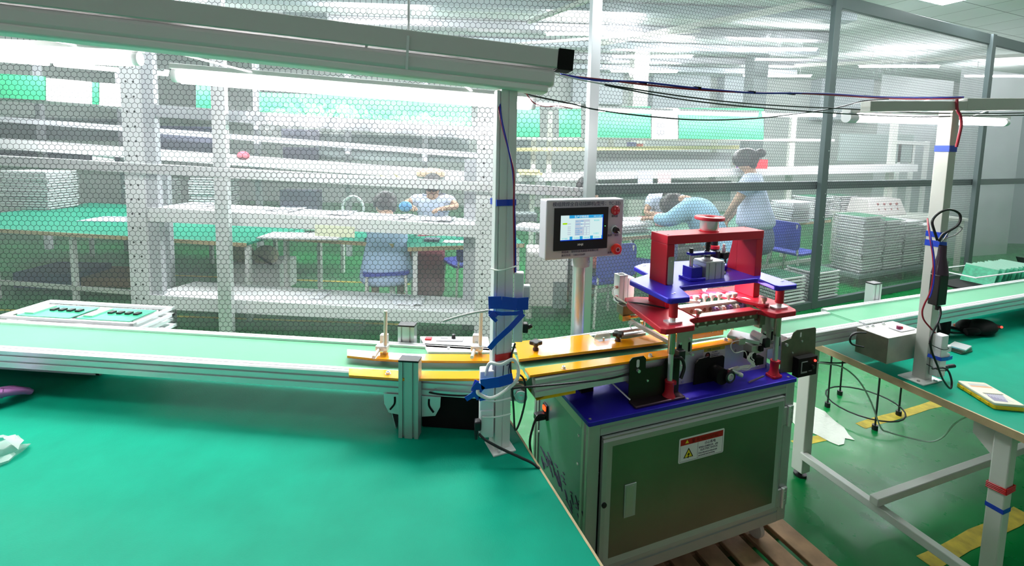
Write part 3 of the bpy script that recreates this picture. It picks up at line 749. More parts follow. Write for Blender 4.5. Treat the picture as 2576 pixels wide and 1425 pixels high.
# lower red plate (open frame)
rp = MB()
rp.plate([(.262, .004), (.274, -.010), (.392, -.010), (.402, .000), (.405, .028), (.420, .042), (.452, .042), (.452, .275), (.385, .31), (.330, .31), (.300, .24)], 1.045, 1.065)
rp.plate([(.795, .042), (.735, .042), (.748, .036), (.756, .006), (.768, -.012), (.870, -.012), (.888, .004), (.905, .06), (.905, .31), (.80, .31), (.80, .275)], 1.045, 1.065)
rp.plate([(.452, .042), (.735, .042), (.735, .078), (.452, .078)], 1.0455, 1.065)
rp.plate([(.452, .255), (.80, .255), (.80, .31), (.452, .31)], 1.0455, 1.0648)
rpo = obj('lower_plate', rp, M_red, mc, bevel=.004)
obj('diagonal_arm', MB().hexa([(.66, .262, 1.066), (.70, .262, 1.066), (.70, .262, 1.078), (.66, .262, 1.078)], [(.775, .045, 1.066), (.812, .055, 1.066), (.812, .055, 1.078), (.775, .045, 1.078)]), M_red, mc, bevel=.003)
mb = MB(); mb.lathe((.790, .062, 1.078), (0, 0, 1), [(.006, 0), (.006, .008), (.010, .010), (.011, .022), (.008, .024), (0, .024)], 18)
for c_ in (0, 1):
    if c_: mb = MB(); mb.lathe((.470, .060, 1.065), (0, 0, 1), [(.006, 0), (.006, .006), (.011, .009), (.012, .021), (.008, .023), (0, .023)], 18)
    obj('thumb_screw', mb, P('warm knurled steel', (.55, .36, .30), .35, .6), mc)
obj('thumb_screw', MB().lathe((.676, .250, 1.079), (0, 0, 1), [(.006, 0), (.006, .006), (.011, .009), (.012, .026), (.008, .028), (0, .028)], 18).box(.656, .696, .246, .254, 1.106, 1.112), M_ivory, mc)

# blue upper plate
bp_ = [(.306, .030), (.316, .020), (.392, .020), (.402, .030), (.436, .118), (.446, .128), (.818, .130), (.826, .124), (.806, .034), (.816, .021), (.905, .020), (.918, .030), (.934, .30), (.900, .335), (.900, .44), (.52, .462), (.450, .425), (.436, .31), (.318, .262), (.308, .250)]
up_ = obj('upper_plate', MB().plate(bp_, 1.135, 1.155), M_blue, mc, bevel=.004)
mb = MB()
for x, y in ((.362, .066), (.889, .07), (.505, .425)):
    for s in (-1, 1): mb.lathe((x + s * .006, y + s * .002, 1.155), (0, 0, 1), [(.0038, 0), (.0038, .0012), (0, .0012)], 10)
obj('plate_screw', mb, M_aluw, up_)

# red portal
pr_ = MB(); yA, yB = .157, .252
pr_.box(.400, .434, yA, yB, 1.0, 1.308).box(.843, .877, yA, yB, 1.066, 1.308)
po = obj('portal_leg', MB().box(.400, .434, yA, yB, 1.0, 1.308), M_red, mc, bevel=.0015)
po2 = obj('portal_leg', MB().box(.843, .877, yA, yB, 1.066, 1.308), M_red, mc, bevel=.0015)
obj('rib', MB().prism([(yB, 1.156), (yB + .050, 1.156), (yB + .020, 1.308), (yB, 1.308)][::-1], (.843, 0, 0), (0, 1, 0), (0, 0, 1), (.034, 0, 0)), M_red, po2)
bm_ = obj('portal_beam', MB().box(.399, .878, yA - .001, yB + .001, 1.3085, 1.342), M_red, mc, bevel=.0015)
mb = MB()
for x, y in ((.413, yA + .015), (.413, yB - .015), (.865, yA + .015), (.865, yB - .015)): mb.cyl((x, y, 1.3415), (x, y, 1.3425), .0045, 12)
obj('bolt_hole', mb, M_blackm, bm_)
kp = obj('cover_strip', MB().prism(rrect(.406, .432, 1.156, 1.262, .005, 3), (0, yA - .001, 0), (1, 0, 0), (0, 0, 1), (0, -.003, 0)), M_steel, po)
obj('strip_screw', MB().cyl((.419, yA - .004, 1.246), (.419, yA - .007, 1.246), .004, 12), M_chrome, po)
# hand wheel and spindle
cx, cy = .637, .204
hw = obj('hand_wheel', MB().lathe((cx, cy, 1.388), (0, 0, 1), [(.018, .002), (.018, .0105), (.020, .0120), (.055, .012), (.0565, .010), (.0565, .001), (.055, 0), (0.018, 0), (.018, .002)], 40), M_red, mc)
obj('wheel_hub', MB().lathe((cx, cy, 1.344), (0, 0, 1), [(.030, 0), (.034, .004), (.035, .010), (.035, .0440), (.017, .0440), (.017, .0455), (0, .0455)], 32), M_chrome, hw)
obj('wheel_collar', MB().lathe((cx, cy, 1.3425), (0, 0, 1), [(.037, 0), (.037, .003), (.030, .004)], 30), M_redp, hw)
mb = MB()
for k in range(60):
    pass
pts = [V(cx + .0095 * math.cos(k * .8), cy + .0095 * math.sin(k * .8), 1.262 + k * .00082) for k in range(58)]
sp_ = obj('spindle', MB().cyl((cx, cy, 1.222), (cx, cy, 1.309), .0065, 14), M_dsteel, mc)
obj('spring', mb.tube(pts, .0022, 6, False), M_black, sp_)
obj('spindle_nut', MB().lathe((cx, cy, 1.234), (0, 0, 1), [(0, 0), (.012, 0), (.013, .006), (.010, .026), (0, .026)], 18), M_black, sp_)
# air cylinder with link
cb = obj('air_cylinder', MB().plate(slotted(.094, .072, 3, .004, .003), 1.1555, 1.220).v and MB().prism(slotted(.094, .072, 3, .004, .003), (cx + .010, cy, 1.1555), (1, 0, 0), (0, 1, 0), (0, 0, .064)), M_alu, mc)
obj('cylinder_cap', MB().box(cx - .035, cx + .055, cy - .034, cy + .034, 1.2197, 1.226).cyl((cx, cy, 1.226), (cx, cy, 1.231), .022, 20), M_aluw, cb, bevel=.0015)
obj('piston_rod', MB().cyl((cx, cy, 1.230), (cx, cy, 1.262), .0125, 18), M_chrome, cb)
obj('link_bar', MB().box(.545, .665, cy - .015, cy + .015, 1.250, 1.259), M_blue, cb, bevel=.001)
gb = obj('guide_block', MB().box(.540, .592, cy - .026, cy + .026, 1.1555, 1.205).box(.522, .598, cy - .040, cy + .026, 1.1555, 1.166), M_blue, mc, bevel=.0015)
obj('guide_pin', MB().cyl((.558, cy, 1.205), (.558, cy, 1.250), .0075, 16), M_chrome, gb)
obj('pin_nut', MB().cyl((.556, cy, 1.259), (.556, cy, 1.276), .008, 6), M_black, gb)
obj('air_fitting', MB().cyl((.692, cy - .02, 1.172), (.712, cy - .02, 1.172), .008, 12).cyl((.692, cy + .015, 1.215), (.708, cy + .015, 1.215), .007, 12), M_grey, cb)
# round blue fixture with a silver face
fx = obj('round_fixture', MB().lathe((.778, .298, 1.1555), (0, 0, 1), [(.044, 0), (.046, .003), (.046, .018), (.040, .022), (0, .022)], 32), M_blue, mc)
obj('fixture_face', MB().lathe((.778, .298, 1.1775), (0, 0, 1), [(.037, 0), (.034, .0015), (0, .0015)], 30), M_alu, fx)
# pressure regulator at the back
rg = obj('pressure_regulator', MB().lathe((.868, .405, 1.156), (0, 0, 1), [(.018, 0), (.018, .018), (.028, .020), (.029, .050), (.022, .054), (.022, .060)], 20).box(.815, .945, .385, .425, 1.170, 1.198), M_black, mc, bevel=.002)
obj('red_ring', MB().lathe((.868, .405, 1.215), (0, 0, 1), [(0, 0), (.024, 0), (.025, .004), (.024, .014), (.018, .016), (0, .016)], 24), M_redp, rg)
obj('regulator_knob', MB().lathe((.868, .405, 1.231), (0, 0, 1), [(0, 0), (.017, 0), (.018, .030), (.015, .034), (0, .034)], 24), M_black, rg)
obj('air_fitting', MB().cyl((.928, .405, 1.196), (.928, .405, 1.216), .010, 12).cyl((.928, .405, 1.216), (.928, .405, 1.232), .007, 12), M_chrome, rg)
obj('gauge', MB().cyl((.905, .384, 1.184), (.905, .368, 1.184), .015, 20), M_blackm, rg)
obj('air_tube', MB().tube([(.932, .40, 1.18), (.925, .40, 1.13), (.870, .46, 1.13), (.86, .47, 1.06)], .004, 8), M_black, rg)
# rear left twin cylinder
tc_ = obj('twin_cylinder', MB().prism(slotted(.040, .040, 1, .004, .003), (.338, .352, 1.035), (1, 0, 0), (0, 1, 0), (0, 0, .115)).box(.362, .392, .335, .372, 1.045, 1.135), M_aluw, mc, bevel=.001)
obj('cylinder_bore', MB().lathe((.338, .352, 1.150), (0, 0, 1), [(.014, 0), (.014, .0015), (.010, .0015), (.010, .0002), (0, .0002)], 20), M_grey, tc_)
obj('air_fitting', MB().cyl((.318, .345, 1.10), (.306, .342, 1.10), .006, 10).cyl((.318, .345, 1.06), (.306, .342, 1.06), .006, 10), P('pink fitting', (.75, .3, .28), .4), tc_)
obj('air_tube', MB().tube([(.306, .342, 1.10), (.286, .33, 1.09), (.284, .31, 1.075), (.33, .25, 1.052), (.40, .23, 1.058)], .0032, 8), M_wirew, tc_)
obj('air_tube', MB().tube([(.306, .342, 1.06), (.298, .30, 1.056), (.34, .22, 1.070), (.40, .15, 1.070)], .0030, 8), M_wire, tc_)
gr_ = obj('gripper_body', MB().box(.318, .378, .30, .345, .995, 1.032), M_dsteel, mc, bevel=.002)
obj('gripper_jaw', MB().box(.312, .350, .292, .318, .975, .996).cyl((.35, .30, .985), (.39, .30, .985), .007, 12).cyl((.395, .28, .972), (.395, .28, .955), .006, 12), M_brass, gr_)
obj('orange_fitting', MB().cyl((.398, .27, .980), (.418, .268, .980), .010, 14), P('orange plastic', (.9, .12, .02), .4), gr_)
obj('gripper_rail', MB().bar((.350, .29, .972), (.40, .115, .952), .014, .014), M_steel, gr_)

# light bar under the upper plate
lb = obj('light_bar', MB().box(.455, .79, .185, .225, 1.122, 1.1345), M_white, mc)
obj('light_tube', MB().box(.46, .785, .188, .222, 1.117, 1.1215), M_machl, lb)
obj('light_bar', MB().box(.455, .74, .055, .070, 1.012, 1.022), M_steel, mc)
# needle bar with punches
nb = obj('needle_bar', MB().box(.452, .80, .135, .150, 1.036, 1.064), M_ivory, mc, bevel=.001)
obj('needle_bar_cap', MB().box(.452, .80, .130, .158, 1.0645, 1.071), M_ivory, nb, bevel=.001)
mb = MB()
for x in (.470, .510, .532, .572, .600, .640, .672, .704, .736, .768): mb.cyl((x, .1346, 1.050), (x, .1352, 1.050), .008, 18)
obj('bore_hole', mb, P('warm shadow metal', (.30, .14, .10), .5, .3), nb)
for k, x in enumerate((.556, .600, .636, .672, .705, .735)):
    obj('punch_head', MB().lathe((x, .165 if k < 4 else .150, 1.060), (0, 0, 1), [(.004, 0), (.0045, .018), (.006, .020), (.011, .026), (.012, .034), (.010, .037), (0, .038)], 14), M_ivory, nb)
for k in range(6):
    x = .600 + k * .034
    obj('needle_block', MB().box(x, x + .016, .105, .128, 1.038, 1.060).cyl((x + .008, .112, 1.060), (x + .008, .112, 1.066), .006, 10), M_ivory if k % 2 else P('purple grey plastic', (.18, .12, .3), .4), nb)
obj('blue_fitting', MB().box(.757, .777, .180, .200, 1.060, 1.084), M_blue, nb)
obj('white_bracket', MB().hexa([(.480, .20, 1.07), (.505, .20, 1.07), (.505, .20, 1.080), (.480, .20, 1.080)], [(.56, .150, 1.07), (.575, .16, 1.07), (.575, .16, 1.080), (.56, .150, 1.080)]), M_ivory, nb)
pb = obj('press_bar', MB().box(.405, .772, .058, .082, 1.022, 1.044), P('dark ribbed steel', (.20, .13, .11), .3, .8), mc)
mb = MB()
for k in range(9): mb.cyl((.435 + k * .036, .0575, 1.036), (.435 + k * .036, .0590, 1.036), .0055, 12)
obj('press_screw', mb, M_ivory, pb)
mb = MB()
for k in range(7): mb.box(.425 + k * .046, .462 + k * .046, .0555, .0580, 1.022, 1.0255)
obj('slide_strip', mb, M_chrome, pb)
obj('press_rail', MB().box(.405, .765, .062, .078, .996, 1.012), M_steel, pb)
obj('end_block', MB().box(.765, .790, .050, .090, .998, 1.044).box(.768, .782, .055, .080, .984, .998), M_dsteel, pb)
mb = MB()
for x in (.605, .640, .672, .708):
    for s in (-1, 1): mb.cyl((x + s * .008, .125, 1.0), (x + s * .004, .125, .958), .0055, 8, .0015)
obj('brass_needle', mb, M_brass, mc)

# vertical bracket plates between the red plate and the conveyor
for x0, x1, z0, z1 in ((.380, .448, .925, 1.044), (.784, .862, .915, 1.044)):
    b_ = obj('bracket_plate', MB().prism(rrect(x0, x1, z0, z1, .004, 2), (0, .060, 0), (1, 0, 0), (0, 0, 1), (0, -.004, 0)), M_steel, mc)
    obj('bracket_slot', MB().prism(rrect(x0 + .050, x0 + .060, z0 + .012, z0 + .048, .004, 3), (0, .0558, 0), (1, 0, 0), (0, 0, 1), (0, -.0004, 0)), M_blackm, b_)
    obj('bracket_slot', MB().prism(rrect(x0 + .006, x0 + .022, z0 + .005, z0 + .045, .004, 3), (0, .0558, 0), (1, 0, 0), (0, 0, 1), (0, -.0004, 0)), M_blackm, b_)
    obj('bracket_screw', MB().cyl((x0 + .056, .056, z0 + .058), (x0 + .056, .051, z0 + .058), .005, 12).cyl((x0 + .060, .056, z0 + .006), (x0 + .060, .040, z0 + .006), .005, 12).cyl((x0 + .012, .056, z0 + .05), (x0 + .012, .050, z0 + .05), .005, 12), M_chrome, b_)
    obj('clamp_knob', MB().box(x0 - .012, x0 + .016, .028, .054, z0 + .0, z0 + .034), M_black, b_, bevel=.003)

# silver side wall of the middle conveyor, labels, motor and hand crank
M_sil = P('silver lilac sheet', (.62, .62, .72), .35, .3)
sw = obj('side_wall', MB().box(.43, .87, .100, .104, .790, .912), M_sil, mc)
obj('wall_screw', MB().cyl((.452, .1, .885), (.452, .097, .885), .006, 12).cyl((.452, .1, .80), (.452, .097, .80), .005, 12).cyl((.83, .1, .80), (.83, .097, .80), .005, 12).cyl((.70, .1, .885), (.70, .097, .885), .006, 12).cyl((.70, .1, .885), (.70, .096, .885), .003, 12), M_chrome, sw)
ly = .0997
obj('hazard_label', MB().box(.543, .652, ly - .0004, ly, .868, .918), P('faded label', (.62, .62, .60), .5), sw)
obj('label_band', MB().box(.547, .648, ly - .0007, ly - .0005, .900, .914), P('olive yellow', (.45, .42, .05), .5), sw)
obj('label_circle', MB().lathe((.566, ly - .0005, .8845), (0, -1, 0), [(.012, 0), (.012, .0003), (.0, .0003)], 24), M_blackm, sw)
obj('label_symbol', MB().cyl((.565, ly - .0009, .885), (.565, ly - .0011, .885), .0075, 16), P('dark red ink2', (.25, .06, .05), .5), sw)
text('label_text', '注意 CAUTION', .0095, M_ink, (.562, ly - .0009, .9035), ax, ay, sw)
text('label_text', '小心夹手', .0072, M_ink, (.585, ly - .0009, .8925), ax, ay, sw)
text('label_text', 'Please do not touch', .0050, M_ink, (.583, ly - .0009, .8855), ax, ay, sw)
text('label_text', 'Keep hands clear', .0050, M_ink, (.583, ly - .0009, .8785), ax, ay, sw)
mp_ = obj('motor_plate', MB().prism([(.487, .792), (.628, .792), (.628, .880), (.620, .886), (.560, .886), (.552, .892), (.505, .888), (.490, .872)], (0, .082, 0), (1, 0, 0), (0, 0, 1), (0, -.004, 0)), M_blackm, mc)
obj('motor', MB().cyl((.575, .078, .832), (.575, .030, .832), .030, 28), M_blackm, mp_)
obj('crank_ring', MB().lathe((.602, .030, .832), (0, -1, 0), [(.020, -.012), (.024, 0), (.024, .010), (.019, .012), (.013, .010), (.013, .003)], 28), M_black, mp_)
obj('crank_center', MB().lathe((.602, .022, .832), (0, -1, 0), [(.0145, 0), (.0145, .003), (.010, .004), (.010, -.006), (0, -.006)], 24), M_chrome, mp_)
obj('crank_handle', MB().cyl((.612, .028, .853), (.640, .020, .840), .0065, 14).cyl((.638, .022, .839), (.652, .016, .833), .0085, 14), M_alu, mp_)
# sensor cluster with white wiring
sc_ = obj('sensor_cluster', MB().hexa([(.640, .085, .950), (.745, .030, .930), (.745, .030, .944), (.640, .085, .962)][::-1], [(.700, .125, .950), (.800, .070, .930), (.800, .070, .944), (.700, .125, .962)][::-1]), M_alu, mc, bevel=.002)
obj('sensor_block', MB().box(.668, .700, .052, .085, .930, .955).box(.715, .765, .035, .075, .895, .928), M_steel, sc_, bevel=.002)
obj('round_switch', MB().cyl((.775, .040, .945), (.775, .085, .948), .018, 20), M_white, sc_)
obj('black_clip', MB().box(.700, .735, .030, .06, .875, .900).box(.735, .775, .030, .055, .850, .880).box(.745, .765, .025, .05, .905, .925), M_blackm, sc_, bevel=.003)
mb = MB(); rnd = random.Random(9)
for k in range(7):
    a = rnd.uniform(-.012, .012); b = rnd.uniform(-.012, .012)
    mb.tube([(.625 + rnd.uniform(0, .02), .05, .836 + a * .4), (.665, .045, .845 + a * .4), (.700, .038, .845 + a), (.722 + a, .030, .862 + b), (.700 + b, .030, .885), (.712 + a, .032, .905)], .0022, 6)
mb.tube([(.668, .05, .952), (.638, .055, .945), (.632, .055, .925), (.650, .05, .905), (.690, .045, .908), (.700, .04, .885)], .0018, 6)
mb.bar((.625, .050, .838), (.668, .045, .846), .014, .010)
obj('white_wiring', mb, M_wirew, sc_)
obj('cable_tie', MB().bar((.700, .026, .793), (.775, .026, .806), .006, .004), P('dim metal', (.3, .25, .25), .3, .8), sc_)

# slotted dark steel stand plate on the left
sl = obj('stand_plate', MB().prism([(.182, .800), (.392, .800), (.392, .925), (.330, .925), (.318, .905), (.246, .905), (.246, .942), (.236, .952), (.190, .952), (.180, .942)], (0, .050, 0), (1, 0, 0), (0, 0, 1), (0, .003, 0)), P('near black steel', (.045, .05, .035), .4, .8), mc)
obj('stand_foot', MB().box(.184, .392, .012, .053, .7905, .800), P('mauve steel', (.10, .06, .08), .3, .8), sl, bevel=.003)
obj('slot', MB().prism(rrect(.207, .219, .915, .943, .005, 3), (0, .0496, 0), (1, 0, 0), (0, 0, 1), (0, -.0006, 0)), M_white, sl)
obj('slot_screw', MB().cyl((.213, .049, .905), (.213, .040, .905), .006, 12).cyl((.255, .05, .862), (.255, .046, .862), .004, 12).cyl((.345, .05, .912), (.345, .040, .912), .006, 12), M_chrome, sl)
obj('pressure_hose', MB().tube([(.34, .045, .93), (.375, .030, .935), (.392, .028, .900), (.38, .028, .86)], .006, 8), M_black, sl)
obj('wire_rod', MB().cyl((.125, .17, .868), (.185, .045, .806), .0030, 8), M_aluw, mc)
# right control plate
cp = obj('control_plate', MB().prism([(.885, .792), (1.080, .765), (1.070, .950), (1.062, .956), (.962, .956), (.944, .946), (.934, .926), (.905, .922), (.885, .918)], (0, .046, 0), (1, 0, 0), (0, 0, 1), (0, .003, 0)), M_dsteel, mc)
obj('plate_slot', MB().prism(rrect(.980, .988, .925, .945, .0035, 3), (0, .0456, 0), (1, 0, 0), (0, 0, 1), (0, -.0006, 0)), M_white, cp)
obj('plate_screw', MB().cyl((.992, .046, .908), (.992, .042, .908), .004, 12).cyl((.945, .046, .866), (.945, .043, .866), .0035, 12).cyl((.905, .046, .905), (.905, .038, .905), .006, 12), M_chrome, cp)
cd_ = obj('speed_controller', MB().box(.950, 1.056, .020, .0455, .772, .850), M_blackm, cp, bevel=.002)
ob_ = obj('display_frame', MB().box(.964, .999, .0185, .0198, .788, .794).box(.964, .999, .0185, .0198, .832, .836).box(.964, .969, .0185, .0198, .788, .836), M_grey, cp)
obj('indicator', MB().lathe((1.040, .0198, .832), (0, -1, 0), [(0, 0), (.005, 0), (.004, .004), (0, .005)], 14), M_ledr, cp)
obj('dial', MB().cyl((1.024, .0198, .810), (1.024, .010, .810), .008, 16), M_black, cp)
text('controller_text', 'SPEED', .007, M_grey, (1.008, .0196, .790), ax, ay, cp)

# ================================================================== MIDDLE CONVEYORS
ic = conveyor('conveyor', 'short infeed conveyor between the orange guide plates, in front of the panel pole', tuple(MO), MTH, -.160, .425, .085, .325, .925, M_belt, endplate=False)
mb = MB(); mb.box(-.155, -.12, .07, .09, .86, .87); obj('yellow_bracket', MB().prism([(-.15, .848), (-.01, .848), (-.01, .868), (-.09, .868)], (0, .075, 0), (1, 0, 0), (0, 0, 1), (0, .25, 0)), M_yellow, ic)
obj('support', MB().box(.06, .11, .16, .26, .79, .873), M_blackm, ic)
obj('support', MB().box(.26, .34, .12, .30, .79, .873), M_dsteel, ic)
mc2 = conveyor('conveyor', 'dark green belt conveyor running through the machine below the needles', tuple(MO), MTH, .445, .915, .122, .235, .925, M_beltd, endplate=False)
obj('support', MB().box(.46, .50, .12, .22, .79, .875), M_alu, mc2); obj('support', MB().box(.86, .90, .12, .22, .79, .875), M_alu, mc2)

# orange guide plates on the infeed
def guideM(label, poly, z0, z1, mat=M_orange, edge=M_orangd):
    return guide('guide_plate', label, [wl(x, y) for x, y in poly], z0, z1, mat, edge)
ga = guideM('large orange acrylic plate behind the infeed belt with two black knobs', [(-.172, .182), (.30, .153), (.436, .148), (.462, .252), (.410, .262), (.400, .222), (.285, .214), (.218, .222), (.166, .222), (.163, .294), (-.135, .318)], .930, .940)
gf = guideM('long narrow orange acrylic strip along the front of the infeed belt', [(-.177, .072), (.33, .050), (.385, .056), (.385, .094), (.33, .094), (-.175, .120)], .930, .938)
gm = guideM('orange strip on the front of the dark belt inside the machine', [(.398, .066), (.665, .070), (.692, .086), (.680, .104), (.398, .098)], .930, .938)
gb_ = guideM('short orange strip behind the dark belt inside the machine', [(.455, .150), (.690, .150), (.690, .166), (.455, .176)], .930, .962)
for a_, (u, v) in ((gf, (1418, 928)), (gf, (1636, 897)), (gm, (1826, 857))):
    p = atz(u, v, .938); d = p - a_.location
    loc_ = V(p.x, p.y, .938); screw(loc_, a_, .006, .008)
for k, (x, y) in enumerate(((-.090, .229), (.236, .207))):
    p = wl(x, y, .9401); kn = thing('star_knob', ('black star knob on the left part of the large orange plate', 'black star knob on the right part of the large orange plate')[k], 'knob', tuple(p), .3 * k); kn.scale = (1.15,) * 3
    star = []
    for i in range(24):
        a = 2 * PI * i / 24; r = .0165 + .0040 * math.cos(4 * a); star.append((r * math.cos(a), r * math.sin(a)))
    obj('knob_head', MB().plate(star, .018, .030), M_black, kn, bevel=.002)
    obj('knob_stem', MB().lathe((0, 0, 0), (0, 0, 1), [(.009, 0), (.009, .006), (.006, .010), (.009, .018)], 16), P('brown black plastic', (.05, .015, .01), .3), kn)
t = thing('slider_stop', 'clear acrylic stop plate with rounded top beside the right star knob', 'stop plate', tuple(wl(.19, .236, .925)), MTH)
obj('clear_plate', MB().prism(rrect(-.036, .034, .0, .042, .018, 5), (0, 0, 0), (1, 0, 0), (0, 0, 1), (0, .004, 0)), M_clear, t)
obj('base_bar', MB().box(-.03, .06, -.02, .02, .0, .006), M_sil, t); obj('bolt', MB().cyl((.0, -.004, .008), (.0, -.004, .024), .004, 10), M_chrome, t)
t = thing('air_slide', 'small silver air slide with a clear hose behind the orange plate', 'pneumatic slide', tuple(wl(.34, .255, .925)), MTH)
obj('slide_body', MB().box(-.07, .045, -.018, .014, .0, .018), M_alu, t, bevel=.002); obj('slide_rod', MB().cyl((-.07, .0, .026), (.055, .0, .026), .005, 12).cyl((.050, 0, .005), (.050, 0, .075), .003, 8), M_chrome, t)
obj('hose_loop', MB().tube([(.0, .0, .02), (-.01, .01, .04), (.015, .012, .046), (.03, .01, .03), (.02, .0, .016)], .003, 8), M_clear, t)

# ================================================================== CONTROL PANEL ON POLE
hm = thing('touch_terminal', 'silver touch screen control box on a round pole above the infeed conveyor', 'touch terminal', tuple(wl(.17, .40, .79)), MTH)
def h(x, y, z): return (x - .17, y - .40, z - .79)
X0, X1, Z0, Z1, YF = -.003, .342, 1.226, 1.459, .36
a = h(X0, YF, Z0); b = h(X1, YF + .062, Z1)
obj('pole', MB().cyl((0, .0, 0), (0, .0, .437), .0265, 28), M_alu, hm)
cl_ = obj('pole_collar', MB().cyl((.005, 0, .395), (.005, 0, .437), .036, 28), M_hmi, hm)
obj('collar_screw', MB().cyl((.022, -.034, .418), (.022, -.040, .418), .004, 12), M_chrome, cl_)
obj('pole_flange', MB().cyl((0, 0, 0), (0, 0, .012), .045, 28), M_alu, hm)
hb = obj('housing', MB().box(a[0], b[0], a[1], b[1], a[2], b[2]), M_hmi, hm, bevel=.005, seg=3)
yf = a[1] - .0005
def hp(x, z): return (x - .17, z - .79)     # panel plane coords
def plateh(name, x0, x1, z0, z1, y0, y1, mat, par): 
    p0 = hp(x0, z0); p1 = hp(x1, z1); return obj(name, MB().box(p0[0], p1[0], y1, y0, p0[1], p1[1]), mat, par)
scn = plateh('screen_bezel', .030, .266, 1.262, 1.428, yf, yf - .006, M_black, hm)
M_s1 = emission('screen white', (.78, 1.0, 1.0), .42); M_s2 = emission('screen blue', (.03, .42, .85), .40); M_s3 = emission('screen deep blue', (.0, .05, .7), .40)
M_s4 = emission('screen grey', (.62, .72, .85), .40); M_s5 = emission('screen lime', (.45, .9, .0), .40); M_s6 = emission('screen cyan', (.10, .80, .85), .40)
ys = yf - .0062
plateh('display', .056, .242, 1.302, 1.399, ys, ys - .0004, M_s1, scn)
plateh('title_bar', .092, .242, 1.387, 1.399, ys - .0005, ys - .0007, M_s2, scn)
mb = MB()
for x0, x1 in ((.096, .108), (.140, .153), (.186, .199), (.237, .242)): p0 = hp(x0, 1.303); p1 = hp(x1, 1.316); mb.box(p0[0], p1[0], ys - .0007, ys - .0005, p0[1], p1[1])
obj('menu_gap', mb, M_s2, scn)
mb = MB(); p0 = hp(.056, 1.300); p1 = hp(.242, 1.3035); mb.box(p0[0], p1[0], ys - .0007, ys - .0003, p0[1], p1[1]); p0 = hp(.240, 1.30); p1 = hp(.2435, 1.399); mb.box(p0[0], p1[0], ys - .0007, ys - .0003, p0[1], p1[1])
obj('screen_edge', mb, M_s3, scn)
mb = MB(); p0 = hp(.118, 1.319); p1 = hp(.183, 1.381); mb.box(p0[0], p1[0], ys - .0006, ys - .0005, p0[1], p1[1]); obj('data_block', mb, M_s4, scn)
mb = MB()
for z in (1.366, 1.354): p0 = hp(.142, z); p1 = hp(.158, z + .006); mb.box(p0[0], p1[0], ys - .0008, ys - .0007, p0[1], p1[1]); p0 = hp(.163, z); p1 = hp(.181, z + .006); mb.box(p0[0], p1[0], ys - .0008, ys - .0007, p0[1], p1[1])
for z in (1.344, 1.336, 1.329, 1.321): p0 = hp(.158, z); p1 = hp(.167, z + .006); mb.box(p0[0], p1[0], ys - .0008, ys - .0007, p0[1], p1[1]); p0 = hp(.171, z); p1 = hp(.181, z + .006); mb.box(p0[0], p1[0], ys - .0008, ys - .0007, p0[1], p1[1])
obj('data_field', mb, M_s1, scn)
p0 = hp(.064, 1.364); p1 = hp(.084, 1.370); obj('lime_button', MB().box(p0[0], p1[0], ys - .0008, ys - .0005, p0[1], p1[1]), M_s5, scn)
mb = MB()
for z in (1.364, 1.352, 1.345, 1.338, 1.330, 1.323):
    p0 = hp(.086, z); p1 = hp(.100, z + .0035); mb.box(p0[0], p1[0], ys - .0006, ys - .0005, p0[1], p1[1])
obj('list_entry', mb, M_s4, scn)
def ht(body, size, x, z, mat, y=yf - .0004, par=hm, nm='panel_text', bold=0): p = hp(x, z); return text(nm, body, size, mat, (p[0], y, p[1]), (1, 0, 0), (0, 0, 1), par, bold=bold)
ht('生产详细画面', .0105, .114, 1.389, M_s1, ys - .0009, scn, 'screen_text')
ht('料号: TC-22线', .0055, .200, 1.3905, M_s1, ys - .0009, scn, 'screen_text')
ht('整机清除', .0062, .201, 1.374, M_s6, ys - .0006, scn, 'screen_text'); ht('手动复位', .0062, .200, 1.322, M_s6, ys - .0006, scn, 'screen_text')
for x, s in ((.062, '生产画面'), (.113, '手动画面'), (.158, '参数设置'), (.204, '监控画面')): ht(s, .0062, x, 1.3065, M_s6, ys - .0006, scn, 'screen_text')
for z, s in ((1.3735, '当前生产总数量'), (1.3615, '当前班次产量'), (1.345, '本次生产时间'), (1.337, '运行速度'), (1.330, '完成数量计数'), (1.322, '不良数量')): ht(s, .0050, .1195, z, M_s2, ys - .0008, scn, 'screen_text')
ht('XINJE', .0105, .131, 1.279, M_wtext, ys - .0003, scn, 'screen_brand', .0002)
ht('模组牌焊全自动扭脚机(型号：TC-22)', .0186, .022, 1.4355, M_ink)
ht('制造商：深圳市金流源技术有限公司', .0103, .066, 1.2505, M_ink); ht('服务热线：13802332689', .0100, .066, 1.2375, M_ink)
ht('蜂鸣器', .0098, .285, 1.3855, M_ink); ht('急停', .0098, .271, 1.308, M_ink); ht('通知', .0098, .302, 1.308, M_ink); ht('急停开关', .0095, .273, 1.2375, M_ink)
p = hp(.253, 1.352); obj('indicator', MB().box(p[0] - .0015, p[0] + .0015, ys - .001, ys, p[1] - .0008, p[1] + .0008), M_ledg, scn)
def disc(name, x, z, prof, mat, par=hm, n=28): p = hp(x, z); return obj(name, MB().lathe((p[0], yf, p[1]), (0, -1, 0), prof, n), mat, par)
bz = disc('buzzer', .300, 1.413, [(0, 0), (.0190, 0), (.0195, .006), (.016, .011), (0, .013)], P('dark red plastic', (.50, .01, .02), .35))
p = hp(.300, 1.413); mb = MB()
for q in range(4):
    for k in (-1, 0, 1):
        sx, sz = ((1, 1), (1, -1), (-1, -1), (-1, 1))[q]
        mb.obox((p[0] + sx * .0075, yf - .0125, p[1] + sz * .0075 + k * .003), (.0035, 0, 0), (0, .0006, 0), (0, 0, .0006))
obj('buzzer_slot', mb, P('pale red', (.8, .3, .3), .5), bz)
kb = disc('rotary_knob', .300, 1.334, [(0, 0), (.0185, 0), (.0185, .003), (.0165, .007), (.0135, .008)], M_chrome)
